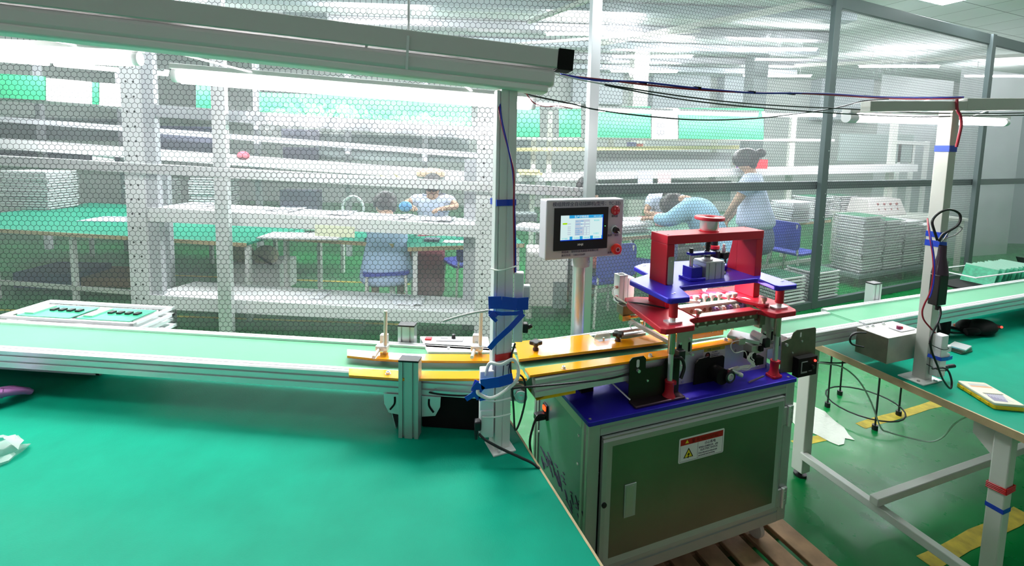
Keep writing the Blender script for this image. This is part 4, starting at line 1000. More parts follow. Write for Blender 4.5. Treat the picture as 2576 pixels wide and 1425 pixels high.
disc('knob_cap', .300, 1.334, [(.013, .004), (.0128, .020), (.011, .022), (0, .022)], M_black, kb)
p = hp(.300, 1.334); obj('knob_pointer', MB().bar((p[0] + .003, yf - .023, p[1] - .003), (p[0] + .013, yf - .023, p[1] - .012), .004, .003, up=(0, -1, 0)), M_white, kb)
es = disc('emergency_stop', .301, 1.258, [(.0, 0), (.013, 0), (.013, .012), (.021, .014), (.0225, .020), (.020, .028), (.012, .031), (0, .031)], P('bright red plastic', (.85, .03, .02), .3))
disc('stop_ring', .301, 1.258, [(.0095, .0312), (.0095, .0320), (.0075, .0320), (.0075, .0312)], M_aluw, es)
disc('stop_center', .301, 1.258, [(.0055, .0312), (.0055, .0322), (0, .0322)], M_maroon, es)
def pts(*l): return [aty(u, v, y) for u, v, y in l]
# ================================================================== OVERHEAD BEAM AND LAMPS, LEFT
bl = V(-1.62, .98, 0); A0 = aty(-330, -30, 1.02); A1 = aty(1398, 158, 1.31)
A0 = V(A0.x, 1.03, 1.995); A1 = V(A1.x, 1.31, 1.902)
t = thing('lamp_beam', 'long grey aluminium beam across the top left with a black end cap', 'beam', tuple(A0))
obj('beam', MB().bar(A0, A1, .05, .052), P('grey beam aluminium', (.66, .66, .63), .45, .1), t, world=True, bevel=.003)
d = (A1 - A0).normalized()
obj('end_cap', MB().bar(A1, A1 + d * .045, .052, .058), M_blackm, t, world=True, bevel=.002)
A2 = A0 + V(0, .004, -.052); A3 = A1 + V(-.005, .004, -.054)
t = thing('batten_light', 'cream batten lamp housing fixed below the grey beam', 'lamp', tuple(A2))
obj('housing', MB().bar(A2, A3, .056, .048), P('cream housing', (.80, .76, .75), .4), t, world=True, bevel=.012)
obj('lower_tray', MB().bar(A2 + V(0, .004, -.030), A3 + V(-.02, .004, -.030), .064, .022), P('cream tray', (.90, .90, .86), .4), t, world=True, bevel=.006)
obj('housing_screw', MB().cyl(A3 + V(-.08, -.030, .004), A3 + V(-.08, -.026, .004), .004, 10), M_white, t, world=True)
def tube_lamp(p, q, label, grp=None, r=.030):
    p = Vector(p); q = Vector(q); t = thing('tube_light', label, 'fluorescent lamp', tuple((p + q) / 2), 0, grp); d = (q - p).normalized()
    obj('housing', MB().bar(p + V(0, 0, .034), q + V(0, 0, .034), .07, .022), M_white, t, world=True, bevel=.004)
    obj('tube', MB().cyl(p + d * .03, q - d * .03, r, 16), M_tube, t, world=True)
    obj('tube_cap', MB().cyl(p, p + d * .03, r * .9, 16), M_whitep, t, world=True); obj('tube_cap', MB().cyl(q - d * .03, q, r * .9, 16), M_whitep, t, world=True)
    for f_ in (.2, .8):
        a_ = p.lerp(q, f_) + V(0, 0, .036); g_ = (a_.x - A2.x) / (A3.x - A2.x); b_ = A2.lerp(A3, max(0, min(.97, g_)))
        obj('bracket', MB().bar(a_, b_, .012, .004), M_whitep, t, world=True)
    return t
tube_lamp(aty(-460, 112, 1.62), aty(353, 148, 1.80), 'glowing tube lamp at the far left, below the grey beam')
tube_lamp(aty(436, 190, 1.86), aty(1345, 262, 2.20), 'glowing tube lamp ending beside the top of the white post')
tube_lamp(V(-2.9, 1.1, 1.98), V(-1.9, 1.25, 1.98), 'tube lamp continuing the row beyond the left edge')
hg = pts((1030, -60, 1.24), (1028, 92, 1.24)); single('hanger_cord', MB().cyl(hg[0] + V(0, 0, .6), hg[1], .0035, 8), M_whitep, 'white hanging cord from the ceiling to the grey beam', 'cord')
for (u, v0, v1) in ((925, 78, 130), (1027, 90, 175)):
    q = pts((u, v0, 1.205), (u - 4, v1, 1.205)); single('clip', MB().bar(q[0], q[1], .006, .004, up=(0, 1, 0)), M_whitep, 'small white clip on the beam %s the hanging cord' % ('left of' if u < 1000 else 'below'), 'clip')

# ================================================================== WHITE POST ON THE LEFT BENCH
pp = V(-.022, 1.312, .75); PR = math.radians(24)
t = thing('lamp_post', 'white square post marked 17 standing on the left bench', 'post', tuple(pp), PR)
M_postw = P('light grey post paint', (.80, .81, .78), .4)
obj('shaft', MB().prism([(-.024, -.024), (-.004, -.024), (-.004, -.0215), (.0, -.0215), (.0, -.024), (.024, -.024), (.024, .024), (-.024, .024)], (0, 0, .004), (1, 0, 0), (0, 1, 0), (0, 0, 1.075)), M_postw, t)
obj('base_plate', MB().box(-.036, .036, -.045, .030, 0, .005), M_white, t, bevel=.001)
obj('base_bolt', MB().cyl((-.012, -.035, .005), (-.012, -.035, .010), .006, 6), M_chrome, t)
obj('cable_channel', MB().box(-.035, -.0245, -.020, .008, .16, 1.062), M_whitep, t, bevel=.003)
obj('handwritten_number', MB().tube([(-.001, -.0246, .266), (-.002, -.0247, .250), (-.003, -.0246, .232)], .0013, 6).tube([(.008, -.0246, .262), (.013, -.0246, .264), (.017, -.0246, .262), (.015, -.0246, .248), (.016, -.0246, .232)], .0013, 6), M_ink, t)
def band(parent_loc, rz, z0, z1, hw, hd, mat, label, name='tape_band', cat='tape', skew=0.0, ox=0, oy=0):
    r = Matrix.Rotation(rz, 3, 'Z'); mb = MB(); e = .0012
    c = [(-hw, -hd), (hw, -hd), (hw, hd), (-hw, hd)]
    for i in range(4):
        a = c[i]; b = c[(i + 1) % 4]; za = skew * a[0] / hw / 2; zb = skew * b[0] / hw / 2
        n = Vector((b[1] - a[1], -(b[0] - a[0]), 0)).normalized() * e
        q = [Vector((a[0], a[1], z0 + za)), Vector((b[0], b[1], z0 + zb)), Vector((b[0], b[1], z1 + zb)), Vector((a[0], a[1], z1 + za))]
        mb.hexa([x + n for x in q], q)
    mb.v = [r @ (p + Vector((ox, oy, 0))) + Vector(parent_loc) for p in mb.v]
    return single(name, mb, mat, label, cat)
band(pp, PR, .738, .756, .0290, .0255, M_tapeb, 'blue tape band near eye height on the white post marked 17', ox=-.003)
band(pp, PR, .281, .301, .0260, .0255, M_taper, 'red tape band on the white post just above the handwritten 17')
# extension socket strips on this post
t = thing('power_strip', 'white power strip taped upright to the right side of the post marked 17', 'power strip', (.026, 1.292, 1.09))
obj('body', MB().box(-.014, .014, -.014, .014, .0, .205), M_whitep, t, bevel=.003)
obj('socket', MB().box(.012, .034, -.004, .020, .125, .165), M_whitep, t, bevel=.004)
obj('plug', MB().box(.014, .030, -.008, .016, .025, .052).cyl((.028, .004, .038), (.042, .004, .045), .006, 10), M_black, t, bevel=.003)
t = thing('power_strip', 'white power strip bound low on the left side of the post marked 17', 'power strip', (-.062, 1.288, .802), math.radians(8))
obj('body', MB().box(-.021, .021, -.018, .018, .0, .202), M_whitep, t, bevel=.003)
obj('lower_block', MB().box(-.019, .021, -.021, .014, .0, .085), M_whitep, t, bevel=.003)
obj('plug', MB().box(-.036, -.016, -.034, -.010, .030, .058).lathe((-.030, -.022, .030), (0, 0, -1), [(.007, 0), (.005, .018), (.004, .03)], 12), M_black, t, bevel=.004)
# blue tape wrapped round post and strips
def ribbon(P_, wdt, mat, label, name='tape_strip', cat='tape', nrm=V(0, -1, 0)):
    mb = MB(); n = len(P_)
    for i in range(n - 1):
        a, b = P_[i], P_[i + 1]; d = (b - a).normalized(); s = d.cross(nrm).normalized() * wdt / 2
        mb.obox((a + b) / 2, (b - a) / 2 * 1.02, s, nrm * .0007)
    return single(name, mb, mat, label, cat)
ribbon(pts((1229, 762, 1.262), (1262, 762, 1.258), (1300, 766, 1.258), (1329, 764, 1.268)), .036, M_tapeb, 'wide blue tape holding the upper power strip to the post marked 17')
ribbon(pts((1229, 786, 1.262), (1262, 790, 1.258), (1300, 789, 1.258), (1316, 784, 1.262)), .011, M_tapeb, 'thin blue tape just under the wide band on the post marked 17')
ribbon(pts((1235, 788, 1.258), (1246, 800, 1.256), (1240, 806, 1.256)), .020, M_tapeb, 'short loose blue tape flap on the left side of the post marked 17')
ribbon(pts((1316, 790, 1.262), (1284, 825, 1.256), (1248, 858, 1.256), (1231, 878, 1.260)), .015, M_tapeb, 'diagonal blue tape running down across the post marked 17')
ribbon(pts((1196, 985, 1.235), (1210, 968, 1.235), (1255, 962, 1.235), (1290, 952, 1.245)), .030, M_tapeb, 'blue tape wound round the lower power strip and the post marked 17')
ribbon(pts((1200, 958, 1.250), (1190, 985, 1.240), (1205, 1004, 1.240), (1225, 1000, 1.240)), .014, M_tapeb, 'blue tape loop round the plug of the lower power strip')
ribbon(pts((1205, 985, 1.238), (1172, 1005, 1.238)), .014, M_tapeb, 'loose blue tape end sticking out to the left above the lower power strip')
def cable(P_, r, mat, label, name='cable', cat='cable', n=8): return single(name, MB().tube(P_, r, n), mat, label, cat)
cable(pts((1222, 945, 1.27), (1232, 915, 1.272), (1260, 918, 1.262), (1290, 905, 1.262), (1303, 925, 1.262), (1300, 955, 1.250), (1270, 985, 1.236), (1235, 1003, 1.230), (1205, 992, 1.230), (1202, 982, 1.235)), .0052, M_wirew, 'thick white cable looping round the right side of the post marked 17')
cable(pts((1228, 782, 1.25), (1190, 788, 1.24), (1150, 798, 1.23), (1114, 809, 1.22)), .0032, M_wirew, 'long white cable tie end pointing left from the post marked 17', 'cable_tie', 'cable tie', 6)
cable(pts((1234, 676, 1.285), (1255, 681, 1.262), (1280, 676, 1.262), (1298, 670, 1.28)), .0024, M_wirew, 'white cable tie above the upper power strip', 'cable_tie', 'cable tie', 6)
cable(pts((1213, 1008, 1.263), (1248, 1010, 1.262), (1285, 1002, 1.264)), .0024, M_wirew, 'upper white cable tie round the lower power strip', 'cable_tie', 'cable tie', 6)
cable(pts((1213, 1050, 1.263), (1248, 1050, 1.262), (1285, 1042, 1.264)), .0024, M_wirew, 'lower white cable tie round the lower power strip', 'cable_tie', 'cable tie', 6)
cable(pts((1205, 1092, 1.250), (1222, 1108, 1.245), (1262, 1130, 1.235), (1310, 1152, 1.225), (1345, 1170, 1.218), (1368, 1200, 1.212), (1372, 1260, 1.222)), .0038, M_wire, 'black mains cable from the lower power strip across the bench to its edge')
cable(pts((1255, 236, 1.30), (1262, 300, 1.27), (1280, 380, 1.268), (1291, 440, 1.268), (1294, 520, 1.275), (1296, 600, 1.280), (1297, 688, 1.290)), .0026, M_wireb, 'blue wire running down the post marked 17')
cable(pts((1252, 236, 1.30), (1259, 300, 1.272), (1284, 395, 1.268), (1293, 440, 1.265), (1292, 520, 1.272), (1293, 600, 1.278), (1294, 688, 1.292)), .0022, M_wirer, 'red wire running beside the blue one down the post marked 17')
cable(pts((1296, 864, 1.292), (1288, 890, 1.290), (1284, 915, 1.290), (1287, 960, 1.285), (1292, 1030, 1.280), (1296, 1082, 1.280), (1310, 1055, 1.290), (1322, 1000, 1.300), (1318, 955, 1.300), (1300, 940, 1.295)), .0030, M_wire, 'black cable hanging in a long loop right of the post marked 17')
cable(pts((1280, 978, 1.285), (1330, 974, 1.300), (1400, 968, 1.35), (1460, 962, 1.40), (1540, 952, 1.47), (1600, 935, 1.50)), .0032, M_wire, 'black cable running under the infeed conveyor')
cable(pts((1372, 1046, 1.53), (1352, 1048, 1.50), (1338, 1085, 1.47), (1333, 1120, 1.45), (1342, 1165, 1.44)), .0040, M_wire, 'black power lead hanging from the socket on the cabinet side')
cable(pts((1070, 985, 1.40), (1090, 990, 1.36), (1120, 994, 1.35), (1170, 996, 1.345), (1210, 988, 1.30)), .0030, M_wire, 'black cable lying below the left conveyor, left of the post marked 17')
# adapter under the conveyor
q = atz(1132, 992, .878); 
t = thing('power_adapter', 'black power adapter with coiled lead under the left conveyor', 'adapter', (q.x, 1.400, .8785), 0.1)
obj('body', MB().box(-.022, .022, -.014, .012, 0, .018), M_black, t, bevel=.004)
mb = MB()
for k in range(4): mb.tube([(-.02, 0, .008), (-.05, -.006 - .004 * k, .004 + .003 * k), (-.075, .0, .008 + .003 * k), (-.05, .010, .012), (-.02, .004, .010)], .0018, 6)
obj('lead', mb, M_wire, t)

# ================================================================== WIRES TO THE RIGHT POST
Wr = [(1410, 187, 1.40), (1500, 200, 1.45), (1560, 205, 1.48), (1620, 209, 1.52), (1750, 221, 1.57), (1890, 232, 1.62), (2000, 236, 1.66), (2090, 238, 1.70), (2200, 242, 1.74), (2300, 245, 1.78), (2400, 247, 1.80), (2424, 245, 1.80)]
cable(pts(*[(u, v + 2 * math.sin(i * 1.7), y) for i, (u, v, y) in enumerate(Wr)]), .0034, M_wireb, 'blue wire of the upper pair strung from the grey beam to the right post')
cable(pts(*[(u, v + 2 - 3 * math.sin(i * 1.3), y) for i, (u, v, y) in enumerate(Wr)]), .0030, M_wirer, 'red wire of the upper pair strung from the grey beam to the right post')
for k, (u, v, y) in enumerate(((1618, 209, 1.52), (1755, 221, 1.57), (1892, 232, 1.62), (1993, 235, 1.66), (2182, 243, 1.735))):
    p = aty(u, v, y); single('cable_wrap', MB().bar(p - V(.012, -.004, -.001), p + V(.012, .004, -.001), .010, .008), M_blackm, 'black tape wrap holding the strung red and blue wires together', 'tape wrap', group='tape wraps on the strung wires')
cable(pts((1380, 183, 1.36), (1420, 192, 1.40), (1470, 203, 1.43), (1520, 212, 1.46)), .0024, M_whitep, 'short white lead coming from the end of the cream batten')
cable(pts((1520, 212, 1.46), (1580, 222, 1.50), (1700, 240, 1.55), (1850, 258, 1.61), (2000, 268, 1.66), (2150, 275, 1.70), (2300, 283, 1.74), (2440, 286, 1.80), (2600, 284, 1.9)), .0023, M_wire, 'upper thin black wire of the sagging pair below the red and blue wires')
cable(pts((1520, 214, 1.46), (1580, 226, 1.50), (1700, 248, 1.55), (1850, 266, 1.61), (2000, 278, 1.66), (2150, 288, 1.70), (2300, 294, 1.74), (2440, 292, 1.80), (2600, 290, 1.9)), .0023, M_wire, 'lower thin black wire of the sagging pair below the red and blue wires')
cable(pts((1310, 230, 1.36), (1345, 242, 1.37), (1440, 262, 1.40), (1500, 276, 1.44), (1620, 292, 1.50), (1760, 302, 1.56), (1900, 298, 1.62), (2000, 287, 1.66), (2100, 272, 1.70), (2170, 255, 1.72), (2235, 250, 1.74)), .0023, M_wire, 'lowest thin wire sagging from the lamp post to the white arm')
cable(pts((1320, 230, 1.34), (1342, 258, 1.35), (1370, 268, 1.36), (1405, 267, 1.37), (1440, 273, 1.38)), .0016, M_wirer, 'short loose red wire end beside the top of the post marked 17')

# ================================================================== RIGHT POST WITH ARM AND LAMP
rx, ry = 1.492, -.110
t = thing('lamp_post', 'cream square post with a white lamp arm standing on the right bench', 'post', tuple(wl(rx, ry, .75)), MTH)
M_pc = P('warm white post paint', (.62, .62, .57), .4)
obj('shaft', MB().box(-.023, .023, -.023, .023, .004, 1.10), M_pc, t, bevel=.002)
obj('base_plate', MB().box(-.075, .050, -.045, .045, 0, .005), M_white, t, bevel=.001)
obj('base_bolt', MB().cyl((-.060, -.02, .005), (-.060, -.02, .010), .006, 6).cyl((.012, -.040, .005), (.012, -.040, .012), .007, 6), M_chrome, t)
obj('arm', MB().bar((.97 - rx, -.02, 1.072), (.035, -.02, 1.104), .034, .036), M_pc, t, bevel=.002)
obj('arm', MB().bar((.035, -.02, 1.108), (2.9 - rx, -.02, 1.19), .034, .048), M_pc, t, bevel=.002)
mq0, mq1 = my(2128, 296, .06), my(2530, 309, .06); mb0 = wl(mq0.x, .06, mq0.z)
lt = thing('tube_light', 'glowing tube lamp hanging below the white arm at the right', 'fluorescent lamp', tuple(mb0), MTH)
ln = mq1.x - mq0.x; dz = mq1.z - mq0.z
obj('housing', MB().bar((0, 0, .026), (ln, 0, .026 + dz), .036, .018), M_white, lt, bevel=.003)
obj('tube', MB().cyl((.05, 0, .0), (ln - .03, 0, dz), .0165, 14), M_tube, lt)
obj('tube_cap', MB().cyl((.0, 0, .0), (.05, 0, .0), .020, 16), M_whitep, lt); obj('tube_cap', MB().cyl((ln - .03, 0, dz), (ln, 0, dz), .018, 14), M_whitep, lt)
obj('hook', MB().bar((.25, 0, .03), (.25, -.15, .075), .003, .003).bar((.80, 0, .03), (.80, -.15, .095), .003, .003), M_chrome, lt)
RP = wl(rx, ry, .75)
band(RP, MTH, .926, .950, .0235, .0235, M_tapeb, 'blue tape band high on the cream post, below the glowing tube')
band(RP, MTH, .588, .610, .0235, .0235, M_tapeb, 'blue tape band under the black cable loop on the cream post', skew=.0)
band(RP, MTH, .548, .572, .0235, .0235, M_tapeb, 'second blue tape band just below the first under the black cable loop', skew=-.006)
def rp(x, y, z): return wl(rx + x, ry + y, .75 + z)
t = thing('power_strip', 'white power strip bound to the foot of the cream post at the right', 'power strip', tuple(rp(.014, -.041, .030)), MTH)
obj('body', MB().box(-.022, .022, -.016, .016, 0, .17), M_whitep, t, bevel=.003)
obj('socket', MB().box(.018, .055, -.014, .014, .095, .122), M_whitep, t, bevel=.005)
obj('socket', MB().box(.018, .050, -.014, .014, .072, .090), M_whitep, t, bevel=.004)
obj('plug', MB().box(.022, .045, -.016, .012, .018, .040).cyl((.04, 0, .028), (.095, -.01, .030), .008, 10), M_black, t, bevel=.004)
ribbon([rp(-.025, -.025, .112), rp(-.008, -.0595, .107), rp(.038, -.0595, .103), rp(.072, -.057, .103)], .014, M_tapeb, 'blue tape round the power strip at the foot of the cream post', nrm=V(.2, -1, 0).normalized())
for z, s in ((.148, 'upper'), (.062, 'lower')):
    cable([rp(-.025, -.023, z + .012), rp(-.008, -.0595, z), rp(.036, -.0595, z - .002), rp(.038, -.04, z + .004)], .0016, M_wire, s + ' black cable tie round the power strip on the cream post', 'cable_tie', 'cable tie', 6)
# black adapter in a bag with looped cables
t = thing('power_adapter', 'black adapter box hanging on the cream post below a black cable loop', 'adapter', tuple(aty(2356, 766, 1.70)), MTH)
obj('box', MB().box(-.028, .028, -.016, .016, .0, .118), M_black, t, bevel=.003)
obj('bag_neck', MB().lathe((.0, 0, .118), (0, 0, 1), [(.026, 0), (.022, .03), (.014, .07), (.012, .11)], 16), P('dark wrapped film', (.03, .02, .03), .15), t)
obj('cable_gland', MB().cyl((.005, 0, .0), (.004, 0, -.022), .006, 10), M_black, t)
Q = lambda *l: pts(*[(u, v, 1.69) for u, v in l])
cable(Q((2358, 605), (2350, 580), (2345, 560), (2352, 545), (2370, 532), (2392, 528), (2412, 537), (2416, 552), (2408, 568), (2390, 580), (2372, 590), (2362, 608)), .0042, M_wire, 'thick black cable loop on the cream post above the black adapter')
cable(Q((2368, 608), (2385, 598), (2402, 592), (2415, 582), (2420, 574), (2412, 570), (2400, 574), (2385, 588), (2374, 604)), .0022, P('silvery cable', (.4, .4, .4), .2, .6), 'small silvery cable loop right of the thick black one')
cable(pts((2407, 250, 1.74), (2408, 275, 1.735), (2416, 292, 1.735), (2418, 315, 1.735), (2412, 345, 1.735), (2406, 370, 1.74)), .0048, M_wirer, 'red and purple cable wound at the top of the cream post')
cable(pts((2333, 550, 1.75), (2336, 575, 1.72), (2340, 600, 1.70), (2346, 640, 1.69), (2348, 680, 1.675), (2344, 720, 1.675), (2336, 745, 1.675), (2326, 765, 1.68), (2320, 785, 1.68), (2324, 805, 1.68), (2340, 825, 1.68), (2352, 838, 1.68)), .0028, M_wirer, 'dark red wire curving down beside the black adapter on the cream post')
cable(pts((2335, 560, 1.74), (2342, 600, 1.695), (2350, 650, 1.68), (2350, 700, 1.67), (2344, 735, 1.67), (2338, 750, 1.67)), .0024, M_wireb, 'blue wire beside the black adapter on the cream post')
cable(pts((2364, 770, 1.70), (2366, 790, 1.69), (2358, 815, 1.68), (2345, 840, 1.665), (2340, 860, 1.66), (2344, 885, 1.66), (2358, 920, 1.66), (2372, 955, 1.67), (2390, 978, 1.68), (2394, 960, 1.69), (2386, 935, 1.69), (2372, 926, 1.69), (2345, 928, 1.69)), .0036, M_wire, 'black cable from the adapter looping down to the right bench top')
cable(pts((2340, 790, 1.84), (2355, 800, 1.84), (2362, 812, 1.82), (2366, 830, 1.80)), .0026, M_wire, 'short black cable behind the cream post at conveyor height')
cable([my(2172, 838, -.05), my(2150, 840, -.05), my(2138, 850, -.05), my(2142, 866, -.05), my(2168, 874, -.05)] and [wl(*my(u, v, -.05)) for u, v in ((2178, 838), (2152, 838), (2139, 850), (2143, 866), (2172, 874))], .0036, M_wire, 'short black cable bend on the left face of the steel control box')
# yellow case of bits
c0 = wl(1.49, -.30, .751)
cc = [atz(2415, 962, .775), atz(2515, 1027, .775), atz(2566, 1008, .775), atz(2470, 958, .775)]
cen = sum(cc, V(0, 0, 0)) / 4; ux = (cc[1] - cc[0] + cc[2] - cc[3]).normalized(); 
t = thing('bit_case', 'flat yellow plastic case with a clear lid on the right bench', 'tool case', (cen.x, cen.y, .7505), math.atan2(ux.y, ux.x))
obj('base', MB().plate(rrect(-.083, .083, -.050, .050, .008, 4), .0, .014), M_yellow, t, bevel=.002)
mb = MB()
for x in (-.055, -.02, .02, .055): mb.box(x - .008, x + .008, -.053, -.049, .002, .013)
obj('latch', mb, M_yellow, t, bevel=.001)
ld = obj('lid', MB().plate(rrect(-.082, .082, -.049, .049, .008, 4), .0145, .024), P('frosted lid', (.80, .76, .62), .2), t, bevel=.002)
obj('orange_band', MB().box(-.045, -.036, -.034, .040, .0242, .0245), P('pale orange print', (.75, .35, .15), .4), ld)
obj('printed_card', MB().box(-.062, -.046, -.026, .034, .0242, .0245), P('grey print', (.45, .45, .42), .4), ld)
obj('dark_strip', MB().box(.008, .014, -.030, .036, .0242, .0245), P('dark olive print', (.12, .13, .08), .4), ld)
obj('bit_picture', MB().prism([(.016, -.028), (.065, -.036), (.068, .006), (.016, .030)], (0, 0, .0242), (1, 0, 0), (0, 1, 0), (0, 0, .0003)), P('purple grey print', (.25, .22, .34), .4), ld)
mb = MB()
for k in range(9): mb.bar((.018, -.026 + k * .0065, .0246), (.030 + k * .0045, -.030 + k * .0068, .0246), .0018, .0004)
obj('bit_stripe', mb, P('light print', (.7, .7, .7), .4), ld)
# dark electric tool with a glowing red light and clutter in front of the right conveyor
tp0 = atz(2450, 842, .75)
t = thing('heat_gun', 'black electric tool with a red glowing light lying by the right conveyor', 'electric tool', tuple(atz(2465, 838, .752)), MTH)
obj('body', MB().ell((.0, .0, .030), .105, .055, .040, 18, 12).ell((-.05, .03, .03), .07, .04, .035, 14, 10), M_blackm, t)
obj('handle', MB().tube([(-.03, -.01, .025), (-.09, -.02, .028), (-.13, .0, .020)], .018, 12), M_blackm, t)
obj('nozzle', MB().cyl((.06, -.01, .03), (.115, -.025, .028), .017, 16, .012), M_black, t)
obj('indicator', MB().ell((.095, -.041, .035), .006, .005, .006, 10, 8), M_ledr, t)
mb = MB()
for k in range(3): mb.tube([(-.12, .01, .01), (-.19, .03 + k * .012, .012), (-.16, .06, .02 + k * .006), (-.07, .045, .012), (.0, .055, .010 + k * .006), (.05, .04, .012)], .0036, 7)
obj('lead', mb, M_wire, t)
p = atz(2340, 838, .752)
t = thing('black_pouch', 'black cloth pouch beside the cream post, left of the black electric tool', 'pouch', tuple(atz(2372, 842, .752)), MTH)
obj('pouch', MB().box(-.03, .03, -.02, .02, 0, .085), M_blackm, t, bevel=.012)
t = thing('board_tray', 'small shallow tray of parts between the pouch and the black tool', 'parts tray', tuple(atz(2412, 826, .752)), MTH)
obj('tray', MB().box(-.05, .06, -.03, .035, 0, .012), P('dark grey tray', (.06, .09, .08), .3), t, bevel=.004)
obj('orange_part', MB().box(-.03, -.015, -.01, .01, .012, .022), P('orange plastic', (.9, .12, .02), .4), t)
obj('silver_rim', MB().tube([(-.05, -.03, .014), (.0, -.034, .014), (.06, -.031, .014)], .0016, 6), M_chrome, t)
for k in range(3):
    p = atz(2505, 794, .80) ; q = MB().box(-.045, .045, -.03, .03, 0, .006); r = Matrix.Rotation(MTH + .1 * k, 3, 'Z')
    q.v = [r @ x + wl(1.98 + .004 * k, .0, .752 + .008 * k) for x in q.v]
    single('steel_plate', q, M_aluw if k == 2 else M_dsteel, ('lowest', 'middle', 'topmost')[k] + ' plate of the small stack in front of the right conveyor', 'plate')
p = wl(1.86, .0, .752); single('blue_light_chip', MB().box(p.x - .012, p.x + .012, p.y - .008, p.y + .008, .752, .760), emission('blue led chip', (.1, .4, 1), 1.5), 'tiny blue lit part in front of the right conveyor', 'part')
# tray of green boards behind the right conveyor
o0 = my(2420, 708, .36)
t = thing('board_rack', 'black wire tray holding upright green circuit boards behind the right conveyor', 'tray', tuple(wl(o0.x, .36, .0)), MTH)
obj('tray_base', MB().box(0, .75, -.06, .14, .865, .875), M_blackm, t)
obj('rim', MB().tube([(0, -.06, .955), (0, .14, .955), (.75, .14, .955), (.75, -.06, .955), (0, -.06, .955)], .0045, 6, False), M_white, t)
obj('stand', MB().box(.05, .70, -.04, .06, .7505, .865), M_dsteel, t)
bd = None
for k in range(16):
    x = o0.x + .24 + k * .027
    if bd is None:
        bd = thing('circuit_board', 'thin green circuit board standing upright in the black tray', 'circuit board', tuple(wl(x, .40, .876)), MTH, 'green boards upright in the tray')
        obj('board', MB().hexa([(.0, -.08, .0), (.002, -.08, .0), (.050, -.08, .098), (.048, -.08, .098)], [(0, .08, 0), (.002, .08, 0), (.050, .08, .098), (.048, .08, .098)]), M_pcb, bd); obj('board_edge', MB().hexa([(.0485, -.08, .0985), (.0515, -.08, .0985), (.0515, -.08, .103), (.0485, -.08, .103)], [(.0485, .08, .0985), (.0515, .08, .0985), (.0515, .08, .103), (.0485, .08, .103)]), P('pale board edge', (.45, .75, .6), .4), bd)
    else: copy_tree(bd, tuple(wl(x, .40 + random.uniform(-.01, .01), .876)), MTH + random.uniform(-.04, .04))
# ================================================================== UNDER THE RIGHT BENCH
hc = V(2.31, 2.82, 0)
t = thing('wire_stand', 'thin black wire stand with a round ring on the floor under the right bench', 'wire stand', tuple(hc))
for z, r in ((.06, .205), (.62, .205)):
    obj('ring', MB().tube([(r * math.cos(2 * PI * k / 24), r * math.sin(2 * PI * k / 24), z) for k in range(25)], .0045, 8, False), M_black, t)
for a in (-1.95, -.15, 1.6, 2.9):
    obj('upright', MB().cyl((.205 * math.cos(a), .205 * math.sin(a), .005), (.205 * math.cos(a), .205 * math.sin(a), .63), .005, 8), M_black, t)
    obj('foot', MB().cyl((.205 * math.cos(a), .205 * math.sin(a), 0), (.205 * math.cos(a), .205 * math.sin(a), .03), .016, 12), M_black, t)
cable(pts((2040, 912, 2.05), (2075, 915, 2.05), (2120, 925, 2.06), (2160, 958, 2.08), (2190, 1010, 2.10), (2215, 1075, 2.12), (2235, 1088, 2.14), (2290, 1103, 2.14), (2340, 1112, 2.10), (2372, 1100, 2.05), (2400, 1068, 1.95), (2430, 1050, 1.85), (2450, 1048, 1.72)), .0035, P('clear hose', (.45, .60, .50), .2), 'thin clear hose drooping under the right bench', 'hose', 'hose')
cable(pts((1985, 905, 2.10), (2040, 913, 2.08), (2070, 912, 2.06), (2105, 914, 2.05), (2145, 912, 2.04)), .0032, M_wire, 'thin black cable leaving the machine to the right under the bench')

# ================================================================== LEFT: TRAYS AND SMALL THINGS
def tray_mesh(wd, dp, h):
    mb = MB(); a, b = wd / 2, dp / 2
    mb.box(-a + .04, a - .04, -b + .04, b - .04, 0, h - .004)
    for x0, x1, y0, y1 in ((-a, a, -b, -b + .016), (-a, a, b - .016, b), (-a, -a + .016, -b, b), (a - .016, a, -b, b)): mb.box(x0, x1, y0, y1, h * .56, h)
    return mb
TR = {}
def tray(wd, dp, h):
    k = (wd, dp, h)
    if k not in TR: TR[k] = obj('tray', tray_mesh(wd, dp, h), M_tray, bevel=.0); TR[k]['_free'] = 1; return TR[k], True
    return TR[k], False
def stack(corner, rz, wd, dp, n, pitch, label, grp, board=None, near=(-1, -1)):
    """corner = room position of the corner nearest the camera, trays piled up from corner.z"""
    r = Matrix.Rotation(rz, 3, 'Z'); c = Vector(corner) + r @ Vector((-near[0] * wd / 2, -near[1] * dp / 2, 0)); o = None
    for i in range(n):
        o, new = tray(wd, dp, pitch * .97)
        if not new:
            o = o.copy(); COL.objects.link(o)
        if '_free' in o: del o['_free']
        j = .008; o.location = (c.x + random.uniform(-j, j), c.y + random.uniform(-j, j), c.z + i * pitch); o.rotation_euler = (0, 0, rz + random.uniform(-.012, .012))
        tag(o, label, 'tray', grp)
    o['label'] = 'topmost ' + label
    if board:
        z = c.z + (n - 1) * pitch + pitch * .97 + .0005
        mb = MB().box(-wd / 2 + .02, wd / 2 - .02, -dp / 2 + .02, dp / 2 - .02, 0, .004)
        b = obj('circuit_board', mb, M_pcbd); b.location = (c.x, c.y, z); b.rotation_euler = (0, 0, rz); tag(b, board, 'circuit board')
    return c
